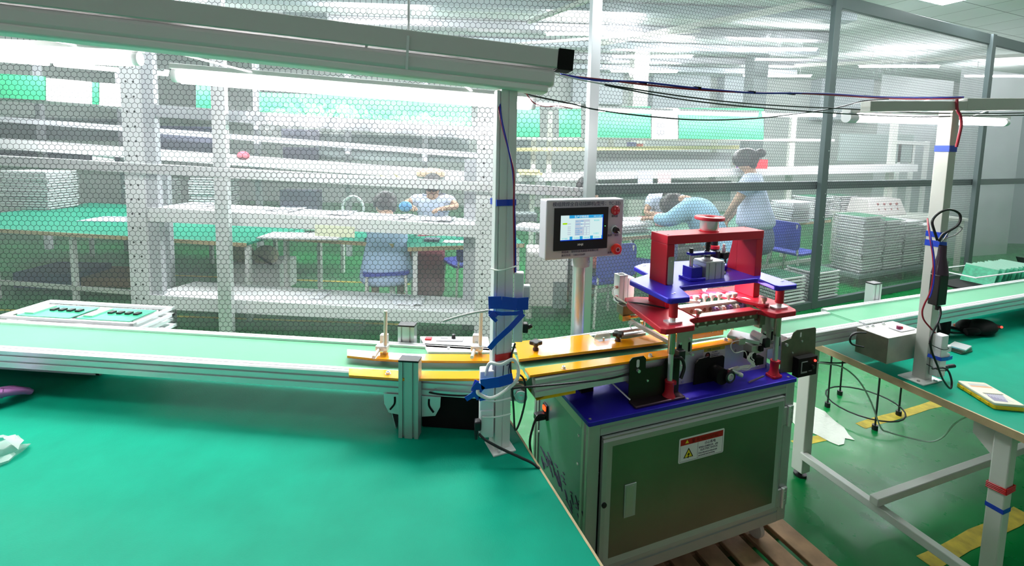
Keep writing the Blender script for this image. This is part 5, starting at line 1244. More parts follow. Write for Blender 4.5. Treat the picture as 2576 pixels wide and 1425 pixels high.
# pile behind the left conveyor, top tray with boards
c = atz(300, 838, .955); c = V(-1.485, 1.737, .7505)
r = LTH
c2 = atz(250, 957, .7505); stack(c2, r, .60, .32, 3, .0255, 'wide white tray seen below the left conveyor beam', 'wide trays at the bottom of the left pile', near=(1, -1))
stack(c + V(0, 0, .0765), r, .60, .20, 4, .0255, 'white tray in the low pile behind the left conveyor', 'low tray pile behind the left conveyor', near=(1, -1))
zt = .7505 + 6 * .0255 + .0248
cx_, cy_ = -1.70 + .0, 1.725
for k in range(2):
    t = thing('circuit_board', ('green circuit board at the left on the tray behind the left conveyor', 'green circuit board at the right on the tray behind the left conveyor')[k], 'circuit board', (-2.000 + .26 * k, 1.868 - .020 * k, zt + .0005), r)
    obj('board', MB().box(0, .235, -.072, .055, 0, .003), M_pcb, t)
    obj('terminal', MB().box(.01, .05, -.05, .04, .003, .008), P('pale board part', (.35, .65, .5), .4), t)
    for j in range(4): obj('chip', MB().box(.075 + j * .038, .095 + j * .038, -.01, .012, .003, .010), M_black, t)
# purple gloved hand at the left edge (arm comes from outside)
def skin(name, nodes, edges, mat, parent=None, sub=2, root=0, world=False):
    me = bpy.data.meshes.new(name)
    co = [Vector(n[:3]) for n in nodes]
    if world and parent: co = [c - parent.location for c in co]
    me.from_pydata([tuple(c) for c in co], edges, []); me.materials.append(mat)
    bm = bmesh.new(); bm.from_mesh(me); L_ = bm.verts.layers.skin.verify(); bm.verts.ensure_lookup_table()
    for i, n in enumerate(nodes):
        rr = n[3]; bm.verts[i][L_].radius = rr if isinstance(rr, tuple) else (rr, rr)
        bm.verts[i][L_].use_root = (i == root)
    bm.to_mesh(me); bm.free()
    o = bpy.data.objects.new(name, me); COL.objects.link(o)
    if parent: o.parent = parent
    m1 = o.modifiers.new('skin', 'SKIN'); m1.use_smooth_shade = True; m1.branch_smoothing = .3
    m2 = o.modifiers.new('sub', 'SUBSURF'); m2.levels = sub; m2.render_levels = sub
    return o
def hand_nodes(nodes, edges, wi, wrist, d, up, side, curl=.5, s=1.0):
    """palm and five fingers growing from node wi"""
    d = Vector(d).normalized(); up = Vector(up).normalized(); sd = Vector(side).normalized()
    def add(p, r, par): nodes.append((p.x, p.y, p.z, r)); edges.append((par, len(nodes) - 1)); return len(nodes) - 1
    palm = add(wrist + d * .045 * s, (.026 * s, .020 * s), wi)
    for k, (off, l) in enumerate(((-.026, .062), (-.009, .074), (.009, .070), (.026, .055))):
        b = add(wrist + d * .082 * s + sd * off * s, .0105 * s, palm)
        m_ = add(wrist + d * (.082 + l * .5) * s + sd * off * 1.25 * s - up * l * .35 * curl * s, .0090 * s, b)
        add(wrist + d * (.082 + l * (1 - .35 * curl)) * s + sd * off * 1.3 * s - up * l * .95 * curl * s, .0075 * s, m_)
    t1 = add(wrist + d * .04 * s - sd * .040 * s - up * .01 * s, .0115 * s, palm)
    add(wrist + d * .075 * s - sd * .058 * s - up * .018 * s, .0090 * s, t1)
M_glove = P('purple glove', (.42, .16, .44), .5)
w0 = atz(-75, 1010, .800); tip = atz(14, 985, .79); d = (tip - w0).normalized()
t = thing('person', 'purple gloved hand reaching over the left bench at the left edge', 'person', (w0.x, w0.y, .75))
nodes = [(w0.x - .55, w0.y - .42, 1.02, .048), (w0.x - .28, w0.y - .20, .90, .042), (w0.x - .06, w0.y - .04, .815, .030), (w0.x, w0.y, w0.z, .026)]
edges = [(0, 1), (1, 2), (2, 3)]; hand_nodes(nodes, edges, 3, w0, d, V(0, 0, 1), V(d.y, -d.x, 0), .35, 1.05)
skin('gloved_hand', nodes, edges, M_glove, t, 2, 3, world=True)
skin('sleeve', [(w0.x - .60, w0.y - .46, 1.04, .062), (w0.x - .28, w0.y - .20, .90, .054), (w0.x - .10, w0.y - .065, .832, .042)], [(0, 1), (1, 2)], M_shirt, t, 2, 0, world=True)
# crumpled clear bag at the left edge
rnd = random.Random(3); c = atz(-12, 1150, .75); mb = MB(); n = 16
ringz = []
for j in range(7):
    for i in range(n):
        a = 2 * PI * i / n; f = (1 - (j / 6.5) ** 2) ** .5; rr = .062 * f * rnd.uniform(.7, 1.15)
        ringz.append((c.x + rr * math.cos(a) * 1.1, c.y + rr * math.sin(a), .752 + .045 * j / 6 * rnd.uniform(.85, 1.1)))
mb.add(ringz, [(j * n + i, j * n + (i + 1) % n, (j + 1) * n + (i + 1) % n, (j + 1) * n + i) for j in range(6) for i in range(n)])
single('plastic_bag', mb, P('crumpled clear plastic', (.75, .80, .78), .1, alpha=.5), 'small crumpled clear plastic bag on the green bench at the left edge', 'plastic bag')
# ================================================================== BEHIND THE PARTITION
def slab(name, u0, v0, u1, v1, th, Y0, Y1, depth, mat, parent=None, th1=None, bevel=0):
    """bar whose front top edge runs between two photo points; real thickness and depth"""
    a = aty(u0, v0, Y0); b = aty(u1, v1, Y1); h0 = th * Y0 / F_PX; h1 = (th1 if th1 else th) * Y1 / F_PX
    n = V(0, depth, 0)
    mb = MB().hexa([a - V(0, 0, h0), b - V(0, 0, h1), b, a], [a - V(0, 0, h0) + n, b - V(0, 0, h1) + n, b + n, a + n])
    if parent is None: return mb
    return obj(name, mb, mat, parent, bevel, world=True)
def upright(name, u, v0, v1, wpx, Y, depth, mat, parent, lean=0):
    a = aty(u, v1, Y); b = aty(u + lean, v0, Y); w_ = wpx * Y / F_PX
    mb = MB().hexa([a, a + V(w_, 0, 0), b + V(w_, 0, 0), b], [a + V(0, depth, 0), a + V(w_, depth, 0), b + V(w_, depth, 0), b + V(0, depth, 0)])
    return obj(name, mb, mat, parent, world=True)
M_rack = P('white rack steel', (.74, .74, .75), .4); M_rackg = P('grey rack steel', (.46, .47, .50), .45)
# --- white steel rack right behind the film
t = thing('steel_rack', 'white perforated steel rack close behind the film with deep shelves', 'rack', tuple(V(-2.6, 3.55, 0)))
for (u0, v0, u1, v1, th, nm) in ((372, 262, 1235, 322, 30, 'shelf'), ):
    slab(nm, u0, v0, u1, v1, th, 3.62, 3.72, .05, M_rackg, t)
def shelf(vl, vr, th, thr, dep):
    a = aty(372, vl, 3.58); b = aty(1238, vr, 3.70)
    s_ = obj('shelf', MB().hexa([a - V(0, 0, .02), b - V(0, 0, .02), b, a], [a + V(.12, dep, -.02), b + V(-.05, dep, -.02), b + V(-.05, dep, 0), a + V(.12, dep, 0)]), M_rack, t, world=True)
    h0 = th * 3.58 / F_PX; h1 = thr * 3.7 / F_PX
    obj('shelf_lip', MB().hexa([a + V(0, -.006, -h0), b + V(0, -.006, -h1), b + V(0, -.006, 0), a + V(0, -.006, 0)], [a + V(0, 0, -h0), b + V(0, 0, -h1), b, a]), M_rack, s_)
    kids(s_)[0].location = (0, 0, 0)
    o = kids(s_)[0]; me = o.data
    me.transform(Matrix.Translation(-t.location)); return a, b
for args in ((522, 570, 36, 30, .36), (742, 792, 36, 30, .38)): shelf(*args)
for (u, v0, w_, lean, Y, m_) in ((322, 130, 48, -4, 3.58, M_rack), (371, 130, 32, 0, 3.60, M_rackg), (1196, 240, 44, 2, 3.69, M_rack), (1166, 400, 30, 0, 4.00, M_rackg), (405, 440, 22, 0, 3.92, M_rackg)):
    a = aty(u, 600, Y); wd = w_ * Y / F_PX; zt_ = aty(u, v0, Y).z
    obj('upright', MB().box(a.x, a.x + wd, Y, Y + .05, 0, zt_), m_, t, world=True)
mb = MB()
for u, Y in ((336, 3.58), (354, 3.58), (1214, 3.69)):
    a = aty(u, 600, Y)
    for k in range(19): mb.cyl((a.x, Y - .0005, .15 + k * .115), (a.x, Y + .002, .15 + k * .115), .009, 8)
obj('bolt_hole', mb, M_blackm, t, world=True)
q = aty(800, 562, 3.60); w2 = .29
t2 = MB().hexa([aty(798, 591, 3.61), aty(897, 596, 3.63), aty(897, 569, 3.63), aty(798, 563, 3.61)], [aty(798, 591, 3.61) + V(0, .003, 0), aty(897, 596, 3.63) + V(0, .003, 0), aty(897, 569, 3.63) + V(0, .003, 0), aty(798, 563, 3.61) + V(0, .003, 0)])
t2.v = [p - V(0, .045, 0) for p in t2.v]
single('shelf_label', t2, P('pale yellow paper', (.75, .76, .55), .6), 'pale yellow paper label on the front lip of the upper rack shelf', 'paper label')
# glossy sheets lying on the shelves
rnd = random.Random(11)
for k, (u, v, s_) in enumerate(((700, 545, 1.0), (840, 556, .9), (980, 560, 1.0), (1100, 565, .8), (500, 533, .9))):
    p = aty(u, v, 3.85); mb = MB(); n = 10
    a0 = aty(372, 522, 3.58); z = .0
    fr = (u - 372) / 866; zs = aty(372, 522, 3.58).z * (1 - fr) + aty(1238, 570, 3.70).z * fr + .001
    vs = []
    for j in range(5):
        for i in range(n): vs.append((p.x + (i / n - .5) * .42 * s_ + rnd.uniform(-.01, .01), 3.74 + j * .065 + rnd.uniform(-.01, .01), zs + .006 + rnd.uniform(-.005, .010)))
    mb.add(vs, [(j * n + i, j * n + i + 1, (j + 1) * n + i + 1, (j + 1) * n + i) for j in range(4) for i in range(n - 1)])
    o = single('film_sheet', mb, P('shiny white film sheet', (.80, .80, .86), .15), 'crinkled shiny film sheet lying on the upper rack shelf', 'film sheet', group='film sheets on the upper rack shelf')
    md = o.modifiers.new('thick', 'SOLIDIFY'); md.thickness = .002
for k, (u, v) in enumerate(((790, 725), (1030, 745))):
    p = aty(u, v, 3.9); fr = (u - 372) / 866; zs = aty(372, 742, 3.58).z * (1 - fr) + aty(1238, 792, 3.70).z * fr + .001
    mb = MB(); n = 9; vs = []
    for j in range(5):
        for i in range(n): vs.append((p.x + (i / n - .5) * .34 + rnd.uniform(-.012, .012), 3.75 + j * .06 + rnd.uniform(-.01, .01), zs + .008 + rnd.uniform(-.007, .012)))
    mb.add(vs, [(j * n + i, j * n + i + 1, (j + 1) * n + i + 1, (j + 1) * n + i) for j in range(4) for i in range(n - 1)])
    o = single('film_sheet', mb, P('shiny white film sheet', (.80, .80, .86), .15), 'crumpled clear film on the lower rack shelf, ' + ('left one' if k == 0 else 'right one'), 'film sheet')
    md = o.modifiers.new('thick', 'SOLIDIFY'); md.thickness = .002

# --- green benches
def bench(a, b, depth, label, z=.75, nlegs=4, top=M_teal):
    a = Vector(a); b = Vector(b); d = (b - a).normalized(); n = V(-d.y, d.x, 0); L = (b - a).length
    t = thing('workbench', label, 'workbench', (a.x, a.y, 0), math.atan2(d.y, d.x))
    obj('tabletop', MB().box(0, L, 0, depth, z - .022, z), top, t)
    obj('edge_strip', MB().box(0, L, -.006, 0, z - .036, z + .001), M_wood, t)
    for i in range(nlegs):
        x = .05 + (L - .12) * i / (nlegs - 1)
        for y in (.06, depth - .1): obj('leg', MB().box(x, x + .04, y, y + .04, 0, z - .022), M_white, t)
    obj('rail', MB().box(.05, L - .05, .06, .09, .16, .20), M_cream, t)
    return t
def fl(u, v, z=.75): return atz(u, v, z)
ba = fl(-250, 562); bb = fl(620, 612)
bench((ba.x, ba.y), (bb.x, bb.y), 1.5, 'green bench behind the film at the left with tall tray stacks') if False else None
ba.z = bb.z = 0
bench(ba, bb, 1.85, 'green bench behind the film at the left carrying tall white tray stacks', nlegs=5)
b1 = fl(1000, 630); b2 = fl(1320, 620); b1.z = b2.z = 0
bench(fl(690, 594) - V(0, 0, .75), fl(990, 614) - V(0, 0, .75), .7, 'green bench with white boards in front of the woman with her back turned', nlegs=2)
bench(b1 + V(.06, .12, 0), b2 + V(0, .12, 0), .5, 'green bench behind the white post, right of the seated woman', nlegs=2)
b3 = fl(1440, 608); b4 = fl(2090, 553); b3.z = b4.z = 0
rb = bench(b3, b4, .9, 'long cluttered bench behind the machine head where people work', nlegs=4, top=P('dull green mat', (.08, .22, .16), .5))
# --- long shelf unit over the left benches
t = thing('shelf_unit', 'long white over-bench shelf unit seen through the left film', 'shelf unit', tuple(V(-3, 6.2, 0)))
slab('shelf', -200, 336, 1215, 437, 24, 6.3, 6.0, .35, M_rack, t)
slab('shelf', -200, 278, 1215, 386, 13, 6.4, 6.1, .25, M_rackg, t)
slab('top_rail', -200, 232, 1215, 329, 8, 6.4, 6.1, .05, M_white, t)
for u in (96, 300, 640, 868, 1062):
    a = aty(u, 400, 6.66); obj('upright', MB().box(a.x, a.x + .07, 6.66, 6.73, .0, aty(u, 150, 6.45).z), M_rackg, t, world=True)
t = thing('shelf_unit', 'white over-bench shelf unit behind the standing woman at the right', 'shelf unit', tuple(V(3, 6.8, 0)))
slab('shelf', 1300, 440, 2310, 414, 18, 6.8, 7.1, .4, M_rack, t)
slab('shelf', 1300, 372, 1860, 366, 9, 6.9, 6.9, .2, M_papery, t)
slab('top_rail', 1300, 345, 2100, 350, 6, 7.0, 7.2, .05, M_white, t)
for u in (1335, 1375, 1530, 1790, 1985, 2240):
    a = aty(u, 400, 7.25); obj('upright', MB().box(a.x, a.x + .08, 7.25, 7.32, 0, aty(u, 280, 7.25).z), M_cream, t, world=True)
# dark far things between the shelves
def blockt(name, u0, v0, u1, v1, Y, dep, mat, label, cat, group=None, bevel=.0):
    a = aty(u0, v1, Y); b = aty(u1, v0, Y)
    return single(name, MB().box(a.x, b.x, Y, Y + dep, a.z, b.z), mat, label, cat, group=group, bevel=bevel)
M_dk = P('slate blue steel', (.12, .13, .19), .5); M_dk2 = P('dim grey green', (.20, .24, .24), .6)
blockt('signboard', 712, 372, 798, 412, 6.6, .05, M_dk, 'dark square panel hanging in the left shelf unit', 'board')
blockt('signboard', 708, 326, 800, 357, 6.7, .05, M_dk, 'wide dark panel just below the green banner', 'board')
blockt('equipment_case', 705, 480, 795, 536, 6.4, .2, M_dk, 'dark equipment case under the over-bench shelf', 'case')
blockt('signboard', 712, 32, 822, 62, 5.5, .05, M_dk2, 'dim grey panel above the grey beam, seen through the film', 'board')
blockt('backboard', -150, 300, 315, 345, 6.75, .04, M_dk2, 'dim backboard of the left shelf unit, above the shelf', 'board')
blockt('backboard', 405, 320, 560, 388, 6.75, .04, M_dk, 'dim blue backboard right of the perforated upright', 'board')
blockt('backboard', 790, 345, 1180, 400, 6.75, .04, M_dk2, 'dim grey board behind the right part of the left shelf unit', 'board')
blockt('backboard', -150, 385, 340, 405, 6.75, .04, M_dk, 'dark strip under the left over-bench shelf', 'board')
blockt('backboard', 1485, 385, 1840, 432, 7.21, .04, M_dk2, 'grey backboard behind the shelf left of the standing woman', 'board')
blockt('backboard', 1500, 455, 1840, 500, 7.21, .04, P('dim green board', (.07, .14, .11), .6), 'dim green backboard under the right over-bench shelf', 'board')
blockt('backboard', 2110, 340, 2300, 405, 7.9, .04, P('pale green board', (.35, .42, .40), .6), 'pale green board at the right behind the film', 'board')
# green banners with white notices
BY = 6.05
def banner(u0, v0, u1, v1, u2, v2, u3, v3, label, mat=M_ban, nm='banner', cat='banner', Y=BY):
    a, b, c, d = aty(u0, v0, Y), aty(u1, v1, Y), aty(u2, v2, Y), aty(u3, v3, Y); n = V(0, .012, 0)
    return single(nm, MB().hexa([a, b, c, d], [a + n, b + n, c + n, d + n]), mat, label, cat)
banner(-160, 238, 113, 252, 113, 192, -160, 176, 'green banner at the left edge behind the film')
banner(232, 262, 247, 263, 247, 208, 232, 207, 'narrow green banner strip left of the perforated upright')
banner(493, 271, 556, 275, 556, 215, 493, 212, 'small green banner left of the grey partition post')
banner(652, 288, 1186, 326, 1186, 255, 652, 232, 'longest green banner, between the partition post and the white post')
banner(1296, 345, 1358, 345, 1358, 270, 1296, 270, 'green banner just right of the white post', Y=6.6)
banner(1406, 345, 1462, 345, 1462, 275, 1406, 275, 'pale green banner left of the tall partition corner post', Y=6.6)
banner(1482, 345, 1637, 348, 1637, 268, 1482, 268, 'green banner above the touch screen panel', Y=6.6)
banner(1708, 349, 1921, 352, 1921, 272, 1708, 272, 'green banner above the standing woman', Y=6.6)
banner(250, 265, 318, 270, 318, 212, 250, 208, 'white notice sheet right of the narrow green strip', M_paper, 'notice', 'notice')
banner(116, 254, 230, 262, 230, 206, 116, 196, 'wide white notice beside the left green banner', M_paper, 'notice', 'notice')
banner(1640, 350, 1705, 350, 1705, 272, 1640, 272, 'white notice between the two green banners', M_paper, 'notice', 'notice', 6.6)
banner(1652, 322, 1672, 322, 1672, 306, 1652, 306, 'upper small grey picture on the white notice', M_grey, 'picture', 'picture', 6.592)
banner(1652, 343, 1672, 343, 1672, 328, 1652, 328, 'lower small grey picture on the white notice', M_grey, 'picture', 'picture', 6.592)
banner(1605, 466, 1642, 468, 1642, 432, 1605, 430, 'pale blue paper hanging below the right over-bench shelf', P('pale blue paper', (.66, .70, .82), .6), 'notice', 'notice', 6.79)
banner(1655, 462, 1688, 462, 1688, 436, 1655, 436, 'pink paper hanging below the right over-bench shelf', P('pink paper', (.85, .60, .62), .6), 'notice', 'notice', 6.79)
banner(232, 415, 287, 418, 287, 386, 232, 383, 'white sheet hanging from the left over-bench shelf', M_paper, 'notice', 'notice', 6.215)
blockt('red_box', 1890, 402, 1932, 424, 6.7, .2, M_redp, 'red box on the shelf behind the standing woman', 'box')
blockt('purple_box', 1868, 402, 1889, 424, 6.7, .2, P('purple plastic', (.22, .05, .45), .5), 'purple box left of the red box on the shelf', 'box')
blockt('red_part', 1602, 362, 1618, 374, 6.95, .1, P('salmon plastic', (.85, .22, .18), .5), 'small salmon part on the upper shelf below the green banner', 'part')
blockt('blue_part', 1580, 358, 1601, 374, 6.95, .1, P('violet grey plastic', (.25, .25, .50), .5), 'small violet grey box beside the salmon part', 'box')
# red cloth and yellow papers on the overhead shelf
mb = MB(); p = aty(612, 392, 6.0); mb.ell(p, .08, .06, .06, 12, 8); single('red_bundle', mb, P('rose red cloth', (.80, .12, .18), .7), 'rose red bundle on the over-bench shelf beside the partition post', 'bundle')
for k, (u0, v0, u1, v1, u2, v2, nm, lb) in enumerate(((955, 440, 1000, 452, 980, 466, 'yellow_paper', 'yellow paper corner hanging off the over-bench shelf'), (990, 436, 1008, 446, 1004, 458, 'yellow_paper', 'small pale yellow paper flap right of the hanging yellow paper'))):
    a, b, c = aty(u0, v0, 5.9), aty(u1, v1, 5.9), aty(u2, v2, 5.9); n = V(0, .004, 0)
    single(nm, MB().add([a, b, c, a + n, b + n, c + n], [(0, 1, 2), (5, 4, 3), (0, 3, 4, 1), (1, 4, 5, 2), (2, 5, 3, 0)]), M_papery, lb, 'paper')
for (u0, v0, u1, v1, lab, m_) in ((1045, 418, 1120, 436, 'peach coloured round basket on the over-bench shelf', P('peach basket', (.85, .60, .42), .7)),):
    a = aty((u0 + u1) / 2, v1 + 8, 6.0); r_ = (u1 - u0) / 2 * 6.0 / F_PX
    single('basket', MB().lathe(a + V(0, .05, 0), (0, 0, 1), [(0, 0), (r_ * .95, 0), (r_, .06), (r_ * .6, .10), (0, .11)], 20), m_, lab, 'basket')
for k, (u, v, r_) in enumerate(((1330, 430, .16), (1335, 437, .17))):
    a = aty(u, v, 6.55); single('yellow_folder', MB().box(a.x - r_, a.x + r_, 6.55, 6.75, a.z - .02, a.z + .01), M_papery, ('upper', 'lower')[k] + ' yellow folder on the shelf right of the white post', 'folder')
# --- lamps over the benches
def btube(u0, v0, u1, v1, Y0, Y1, r=.020):
    p = aty(u0, v0, Y0); q = aty(u1, v1, Y1); t = thing('tube_light', 'far tube lamp over the benches behind the film', 'fluorescent lamp', tuple((p + q) / 2), 0, 'tube lamps over the far benches')
    obj('tube', MB().cyl(p, q, r, 10), M_tubeb, t, world=True)
    obj('housing', MB().bar(p + V(0, 0, .035), q + V(0, 0, .035), .08, .03), M_white, t, world=True)
for a in ((-150, 138, 120, 160), (140, 162, 420, 186), (440, 188, 740, 212), (760, 214, 990, 234), (1010, 236, 1240, 254)): btube(*a, 5.5, 5.5, .026)
for a in ((1260, 258, 1460, 268), (1490, 276, 1690, 284), (1705, 284, 1905, 289), (1920, 290, 2100, 290), (2120, 292, 2300, 293)): btube(*a, 6.0, 6.0, .022)
# --- canopy rails and trunking high behind the film
def hbar(name, u0, v0, u1, v1, Y0, Y1, w_, mat, label, cat='rail'):
    a = aty(u0, v0, Y0); b = aty(u1, v1, Y1); single(name, MB().bar(a, b, w_, w_), mat, label, cat)
hbar('canopy_rail', 1500, 112, 2110, -5, 8.4, 5.6, .07, M_cream, 'pale diagonal canopy rail high behind the film')
hbar('canopy_rail', 1760, 78, 1200, 118, 7.6, 7.6, .04, M_cream, 'thin pale canopy rail meeting the diagonal rail')
hbar('canopy_rail', 1330, 55, 1560, -30, 6.5, 5.2, .05, M_cream, 'short pale rail rising to the top edge left of the tall partition post')
hbar('canopy_rail', 2000, 166, 2600, 138, 8.5, 8.5, .06, M_cream, 'level pale rail behind the film at the upper right')
hbar('canopy_rail', 1900, 150, 2330, 156, 8.52, 8.52, .05, M_rackg, 'grey level rail just above the pale one at the upper right')
for k, (u, w_) in enumerate(((1590, .30), (1300, .35), (1890, .28))):
    a = aty(u, 300, 9.5); single('wall_column', MB().box(a.x, a.x + w_, 9.5, 9.9, 0, 3.74), M_cream if k == 0 else M_dk2, ('pale column behind the green banners', 'grey column left of the tall corner post', 'grey column right of the standing woman')[k], 'column')
for k, (u0, u1, v0, v1) in enumerate(((1640, 1790, 160, 300), (1440, 1570, 150, 260), (1820, 1915, 175, 260), (2060, 2200, 200, 300))):
    blockt('air_duct', u0, v0, u1, v1, 12.55, .44, P('cool grey duct', (.50, .56, .60), .5), ('wide grey cabinet front seen through the film above the right green banner', 'grey cabinet front left of the pale column', 'small grey cabinet front above the standing woman', 'grey cabinet front behind the second partition post')[k], 'cabinet')
for k in range(6):
    y = 5.2 + k * 1.15; x0, x1 = -6.5 + .3 * k, 4.4 + .5 * k
    single('ceiling_trunking', MB().bar(V(x0, y, 3.66), V(x1, y + .5, 3.66), .22, .12), P('cool grey duct', (.50, .56, .60), .5) if k % 2 else M_rackg, 'grey trunking run under the ceiling behind the film', 'trunking', group='trunking under the ceiling')
# --- hanging clear sheets and end frames at the right
for k, (u0, u1, Y) in enumerate(((2395, 2560, 7.4), (2200, 2380, 8.2))):
    a = aty(u0, 400, Y); b = aty(u1, 400, Y + .5)
    o = film('hanging_sheet', V(a.x, a.y, 0), V(b.x, b.y, 0), .0, 3.1, M_sheet, 3 * k)
    o.modifiers.new('thick', 'SOLIDIFY').thickness = .002
    tag(o, ('crumpled clear plastic curtain at the right edge behind the film', 'crumpled clear plastic curtain behind the cream post')[k], 'curtain')
a = aty(2300, 400, 8.9); single('grey_screen', MB().box(a.x, a.x + 3.6, 8.9, 8.95, .0, 2.6), P('grey screen', (.45, .50, .54), .7), 'grey screen wall behind the hanging clear sheets at the right', 'screen')
t = thing('ladder_frame', 'white ladder-like frame behind the film left of the cream post', 'frame', tuple(V(0, 0, 0)))
for u in (2255, 2290, 2325): a = aty(u, 430, 7.9); obj('post', MB().box(a.x, a.x + .05, 7.9, 7.95, .0, aty(u, 355, 7.9).z), M_white, t)
a = aty(2250, 358, 7.9); b = aty(2335, 362, 7.9); obj('top_bar', MB().bar(a, b, .05, .06), M_white, t)

# ================================================================== TRAY STACKS
# left bench
q = fl(122, 530); stack(q, 0, .60, .42, 15, .0325, 'white tray in the tall stack at the far left behind the film', 'tall tray stack at the far left', near=(1, -1))
q = fl(560, 523); stack(q, 0, .46, .40, 14, .034, 'white tray in the stack half hidden by the left partition post', 'tray stack by the left partition post', near=(1, -1))
q = fl(405, 519); stack(q, 0, .50, .40, 10, .036, 'white tray in the stack behind the perforated upright', 'tray stack behind the perforated upright', near=(1, -1))
q = fl(250, 560); single('white_sheet', MB().box(q.x - .3, q.x + .35, q.y + .05, q.y + .4, .751, .754), P('pale blue sheet', (.55, .65, .75), .5), 'pale blue sheet lying on the left bench', 'sheet')
# floor stacks behind the partition at the right
def cor(u, v, z): p = atz(u, v, z); return p
stack(cor(2062, 778, .0) + PN * .06 + V(0, 0, .001), math.atan2(PD.y, PD.x), .42, .36, 11, .034, 'white tray in the right one of the two floor stacks behind the film', 'right floor stack', board='green boards on top of the right floor stack behind the film')
stack(cor(1972, 798, .0) + PN * .06 + V(0, 0, .001), math.atan2(PD.y, PD.x), .40, .36, 11, .034, 'white tray in the left one of the two floor stacks behind the film', 'left floor stack', board='green boards on top of the left floor stack behind the film')
# low platform with the tall stacks
yw = math.atan2(PD.y, PD.x)
pc0 = aty(2166, 690, 5.65); z0 = pc0.z
t = thing('low_platform', 'low dark green platform under the tall white tray stacks', 'platform', (pc0.x, pc0.y, 0), yw)
obj('deck', MB().box(-.10, 2.1, -.03, .5, z0 - .05, z0 - .002), M_dk2, t)
for x in (-.05, .95, 1.95):
    for y in (.0, .42): obj('leg', MB().box(x, x + .05, y, y + .05, 0, z0 - .05), M_dsteel, t)
for k, (n, lab) in enumerate(((23, 'leftmost tall tray stack behind the film'), (21, 'second tall tray stack behind the film'), (20, 'third tall tray stack, beside the cream post'), (18, 'fourth tall tray stack, showing right of the cream post'))):
    p = pc0 + Vector((math.cos(yw), math.sin(yw), 0)) * (.47 * k)
    stack(V(p.x, p.y, z0), yw, .43, .38, n - 2, .0345, 'white tray in the ' + lab, lab, board='green board on top of the ' + lab if k < 2 else None)
# bench stacks behind the standing woman
for k, (u, v, n) in enumerate(((1998, 566, 9), (2052, 553, 10), (2118, 540, 9))):
    q = fl(u, v); stack(V(q.x, q.y + .03, .751), yw, .42, .34, n, .031, 'white tray in the %s bench stack right of the standing woman' % ('first', 'second', 'third')[k], '%s bench stack right of the standing woman' % ('first', 'second', 'third')[k], board='green board on the %s bench stack right of the standing woman' % ('first', 'second', 'third')[k] if k else None)
for k in range(3):
    q = fl(1612, 588); o, new = tray(.42, .34, .031 * .97)
    o = o.copy(); COL.objects.link(o); o.location = (q.x - .12, q.y + .16, .751 + .032 * k); o.rotation_euler = (0, 0, yw + .05 * k); tag(o, ('lowest', 'middle', 'topmost')[k] + ' of the three white trays on the bench right of the touch panel', 'tray')
# white sheets and trays on the middle bench
for k, (u, v, w_, lab) in enumerate(((690, 604, .36, 'left white board on the bench in front of the woman'), (795, 606, .38, 'right white board on the bench under her reaching hand'))):
    q = fl(u, v); o = single('white_board', MB().box(q.x - w_ / 2, q.x + w_ / 2, q.y + .02, q.y + .32, .751, .765), M_tray, lab, 'board')
q = fl(780, 590); single('dark_board', MB().box(q.x - .12, q.x + .1, q.y + .1, q.y + .25, .7655, .772), M_pcbd, 'dark green circuit board on the right white board', 'circuit board')
q = fl(1145, 612); single('paper', MB().box(q.x - .12, q.x + .12, q.y + .0, q.y + .12, .751, .753), M_paper, 'white paper lying on the green bench behind the rack', 'paper')
q = fl(1085, 612); single('dark_part', MB().box(q.x - .08, q.x + .06, q.y + .05, q.y + .15, .751, .775), M_dk, 'dark part on the green bench beside the white paper', 'part')
# clutter on the long bench
rnd = random.Random(5)
clut = [(1590, 585, .16, .10, .06, M_papery, 'yellow stack of papers on the cluttered bench'), (1600, 572, .20, .14, .08, M_tray, 'white folded bags on the cluttered bench'), (1672, 575, .05, .05, .16, M_pink, 'pink bottle on the cluttered bench left of the seated man'),
        (1640, 560, .12, .1, .05, P('rust cloth', (.35, .12, .10), .8), 'rust coloured cloth on the cluttered bench'), (1700, 555, .1, .1, .04, M_dk2, 'dim green tray on the cluttered bench behind the man'),
        (1810, 560, .16, .12, .07, M_dk2, 'green box on the bench between the man and the standing woman'), (1350, 585, .22, .16, .05, M_tray, 'white sheets on the bench right of the white post'), (1320, 560, .15, .1, .10, M_dk2, 'grey machine part on the bench right of the white post')]
for (u, v, w_, d_, h_, m_, lb) in clut:
    q = fl(u, v); mb = MB().box(-w_, w_, -d_, d_, 0, h_); r = Matrix.Rotation(rnd.uniform(-.4, .6), 3, 'Z'); mb.v = [r @ x + V(q.x, q.y + .15, .7515) for x in mb.v]
    nm = lb.split(' on ')[0].split(' of ')[-1].replace('white ', '').replace('pink ', '').replace('yellow ', '').replace('green ', '').replace('dim ', '').replace(' ', '_').replace('rust_coloured_', '')
    single(nm, mb, m_, lb, nm.replace('_', ' '), bevel=.01)
# white instrument on the far bench at the right
q = aty(2190, 535, 6.6)
t = thing('instrument', 'white sloped instrument with red and dark buttons behind the tall tray stacks', 'instrument', (q.x, 6.6, q.z))
obj('case', MB().hexa([(0, 0, -.05), (.75, .25, -.05), (.72, .35, .18), (.03, .1, .18)], [(0, .5, -.05), (.75, .7, -.05), (.72, .65, .18), (.03, .45, .18)]), P('beige white enamel', (.70, .66, .64), .5), t, bevel=.01)
for k in range(8):
    x = .20 + (k % 4) * .13; z = .03 + (k // 4) * .08; obj('button', MB().ell((x, .33 * x + .05 * (z + .05) / .23 + .03, z), .018, .016, .018, 8, 6), P('dull brown red', (.30, .10, .10), .5), t)
t2 = thing('far_table', 'pale table under the white instrument behind the tray stacks', 'table', (q.x - .2, 6.55, 0))
obj('top', MB().box(0, 1.6, 0, .6, q.z - .09, q.z - .052), M_cream, t2)
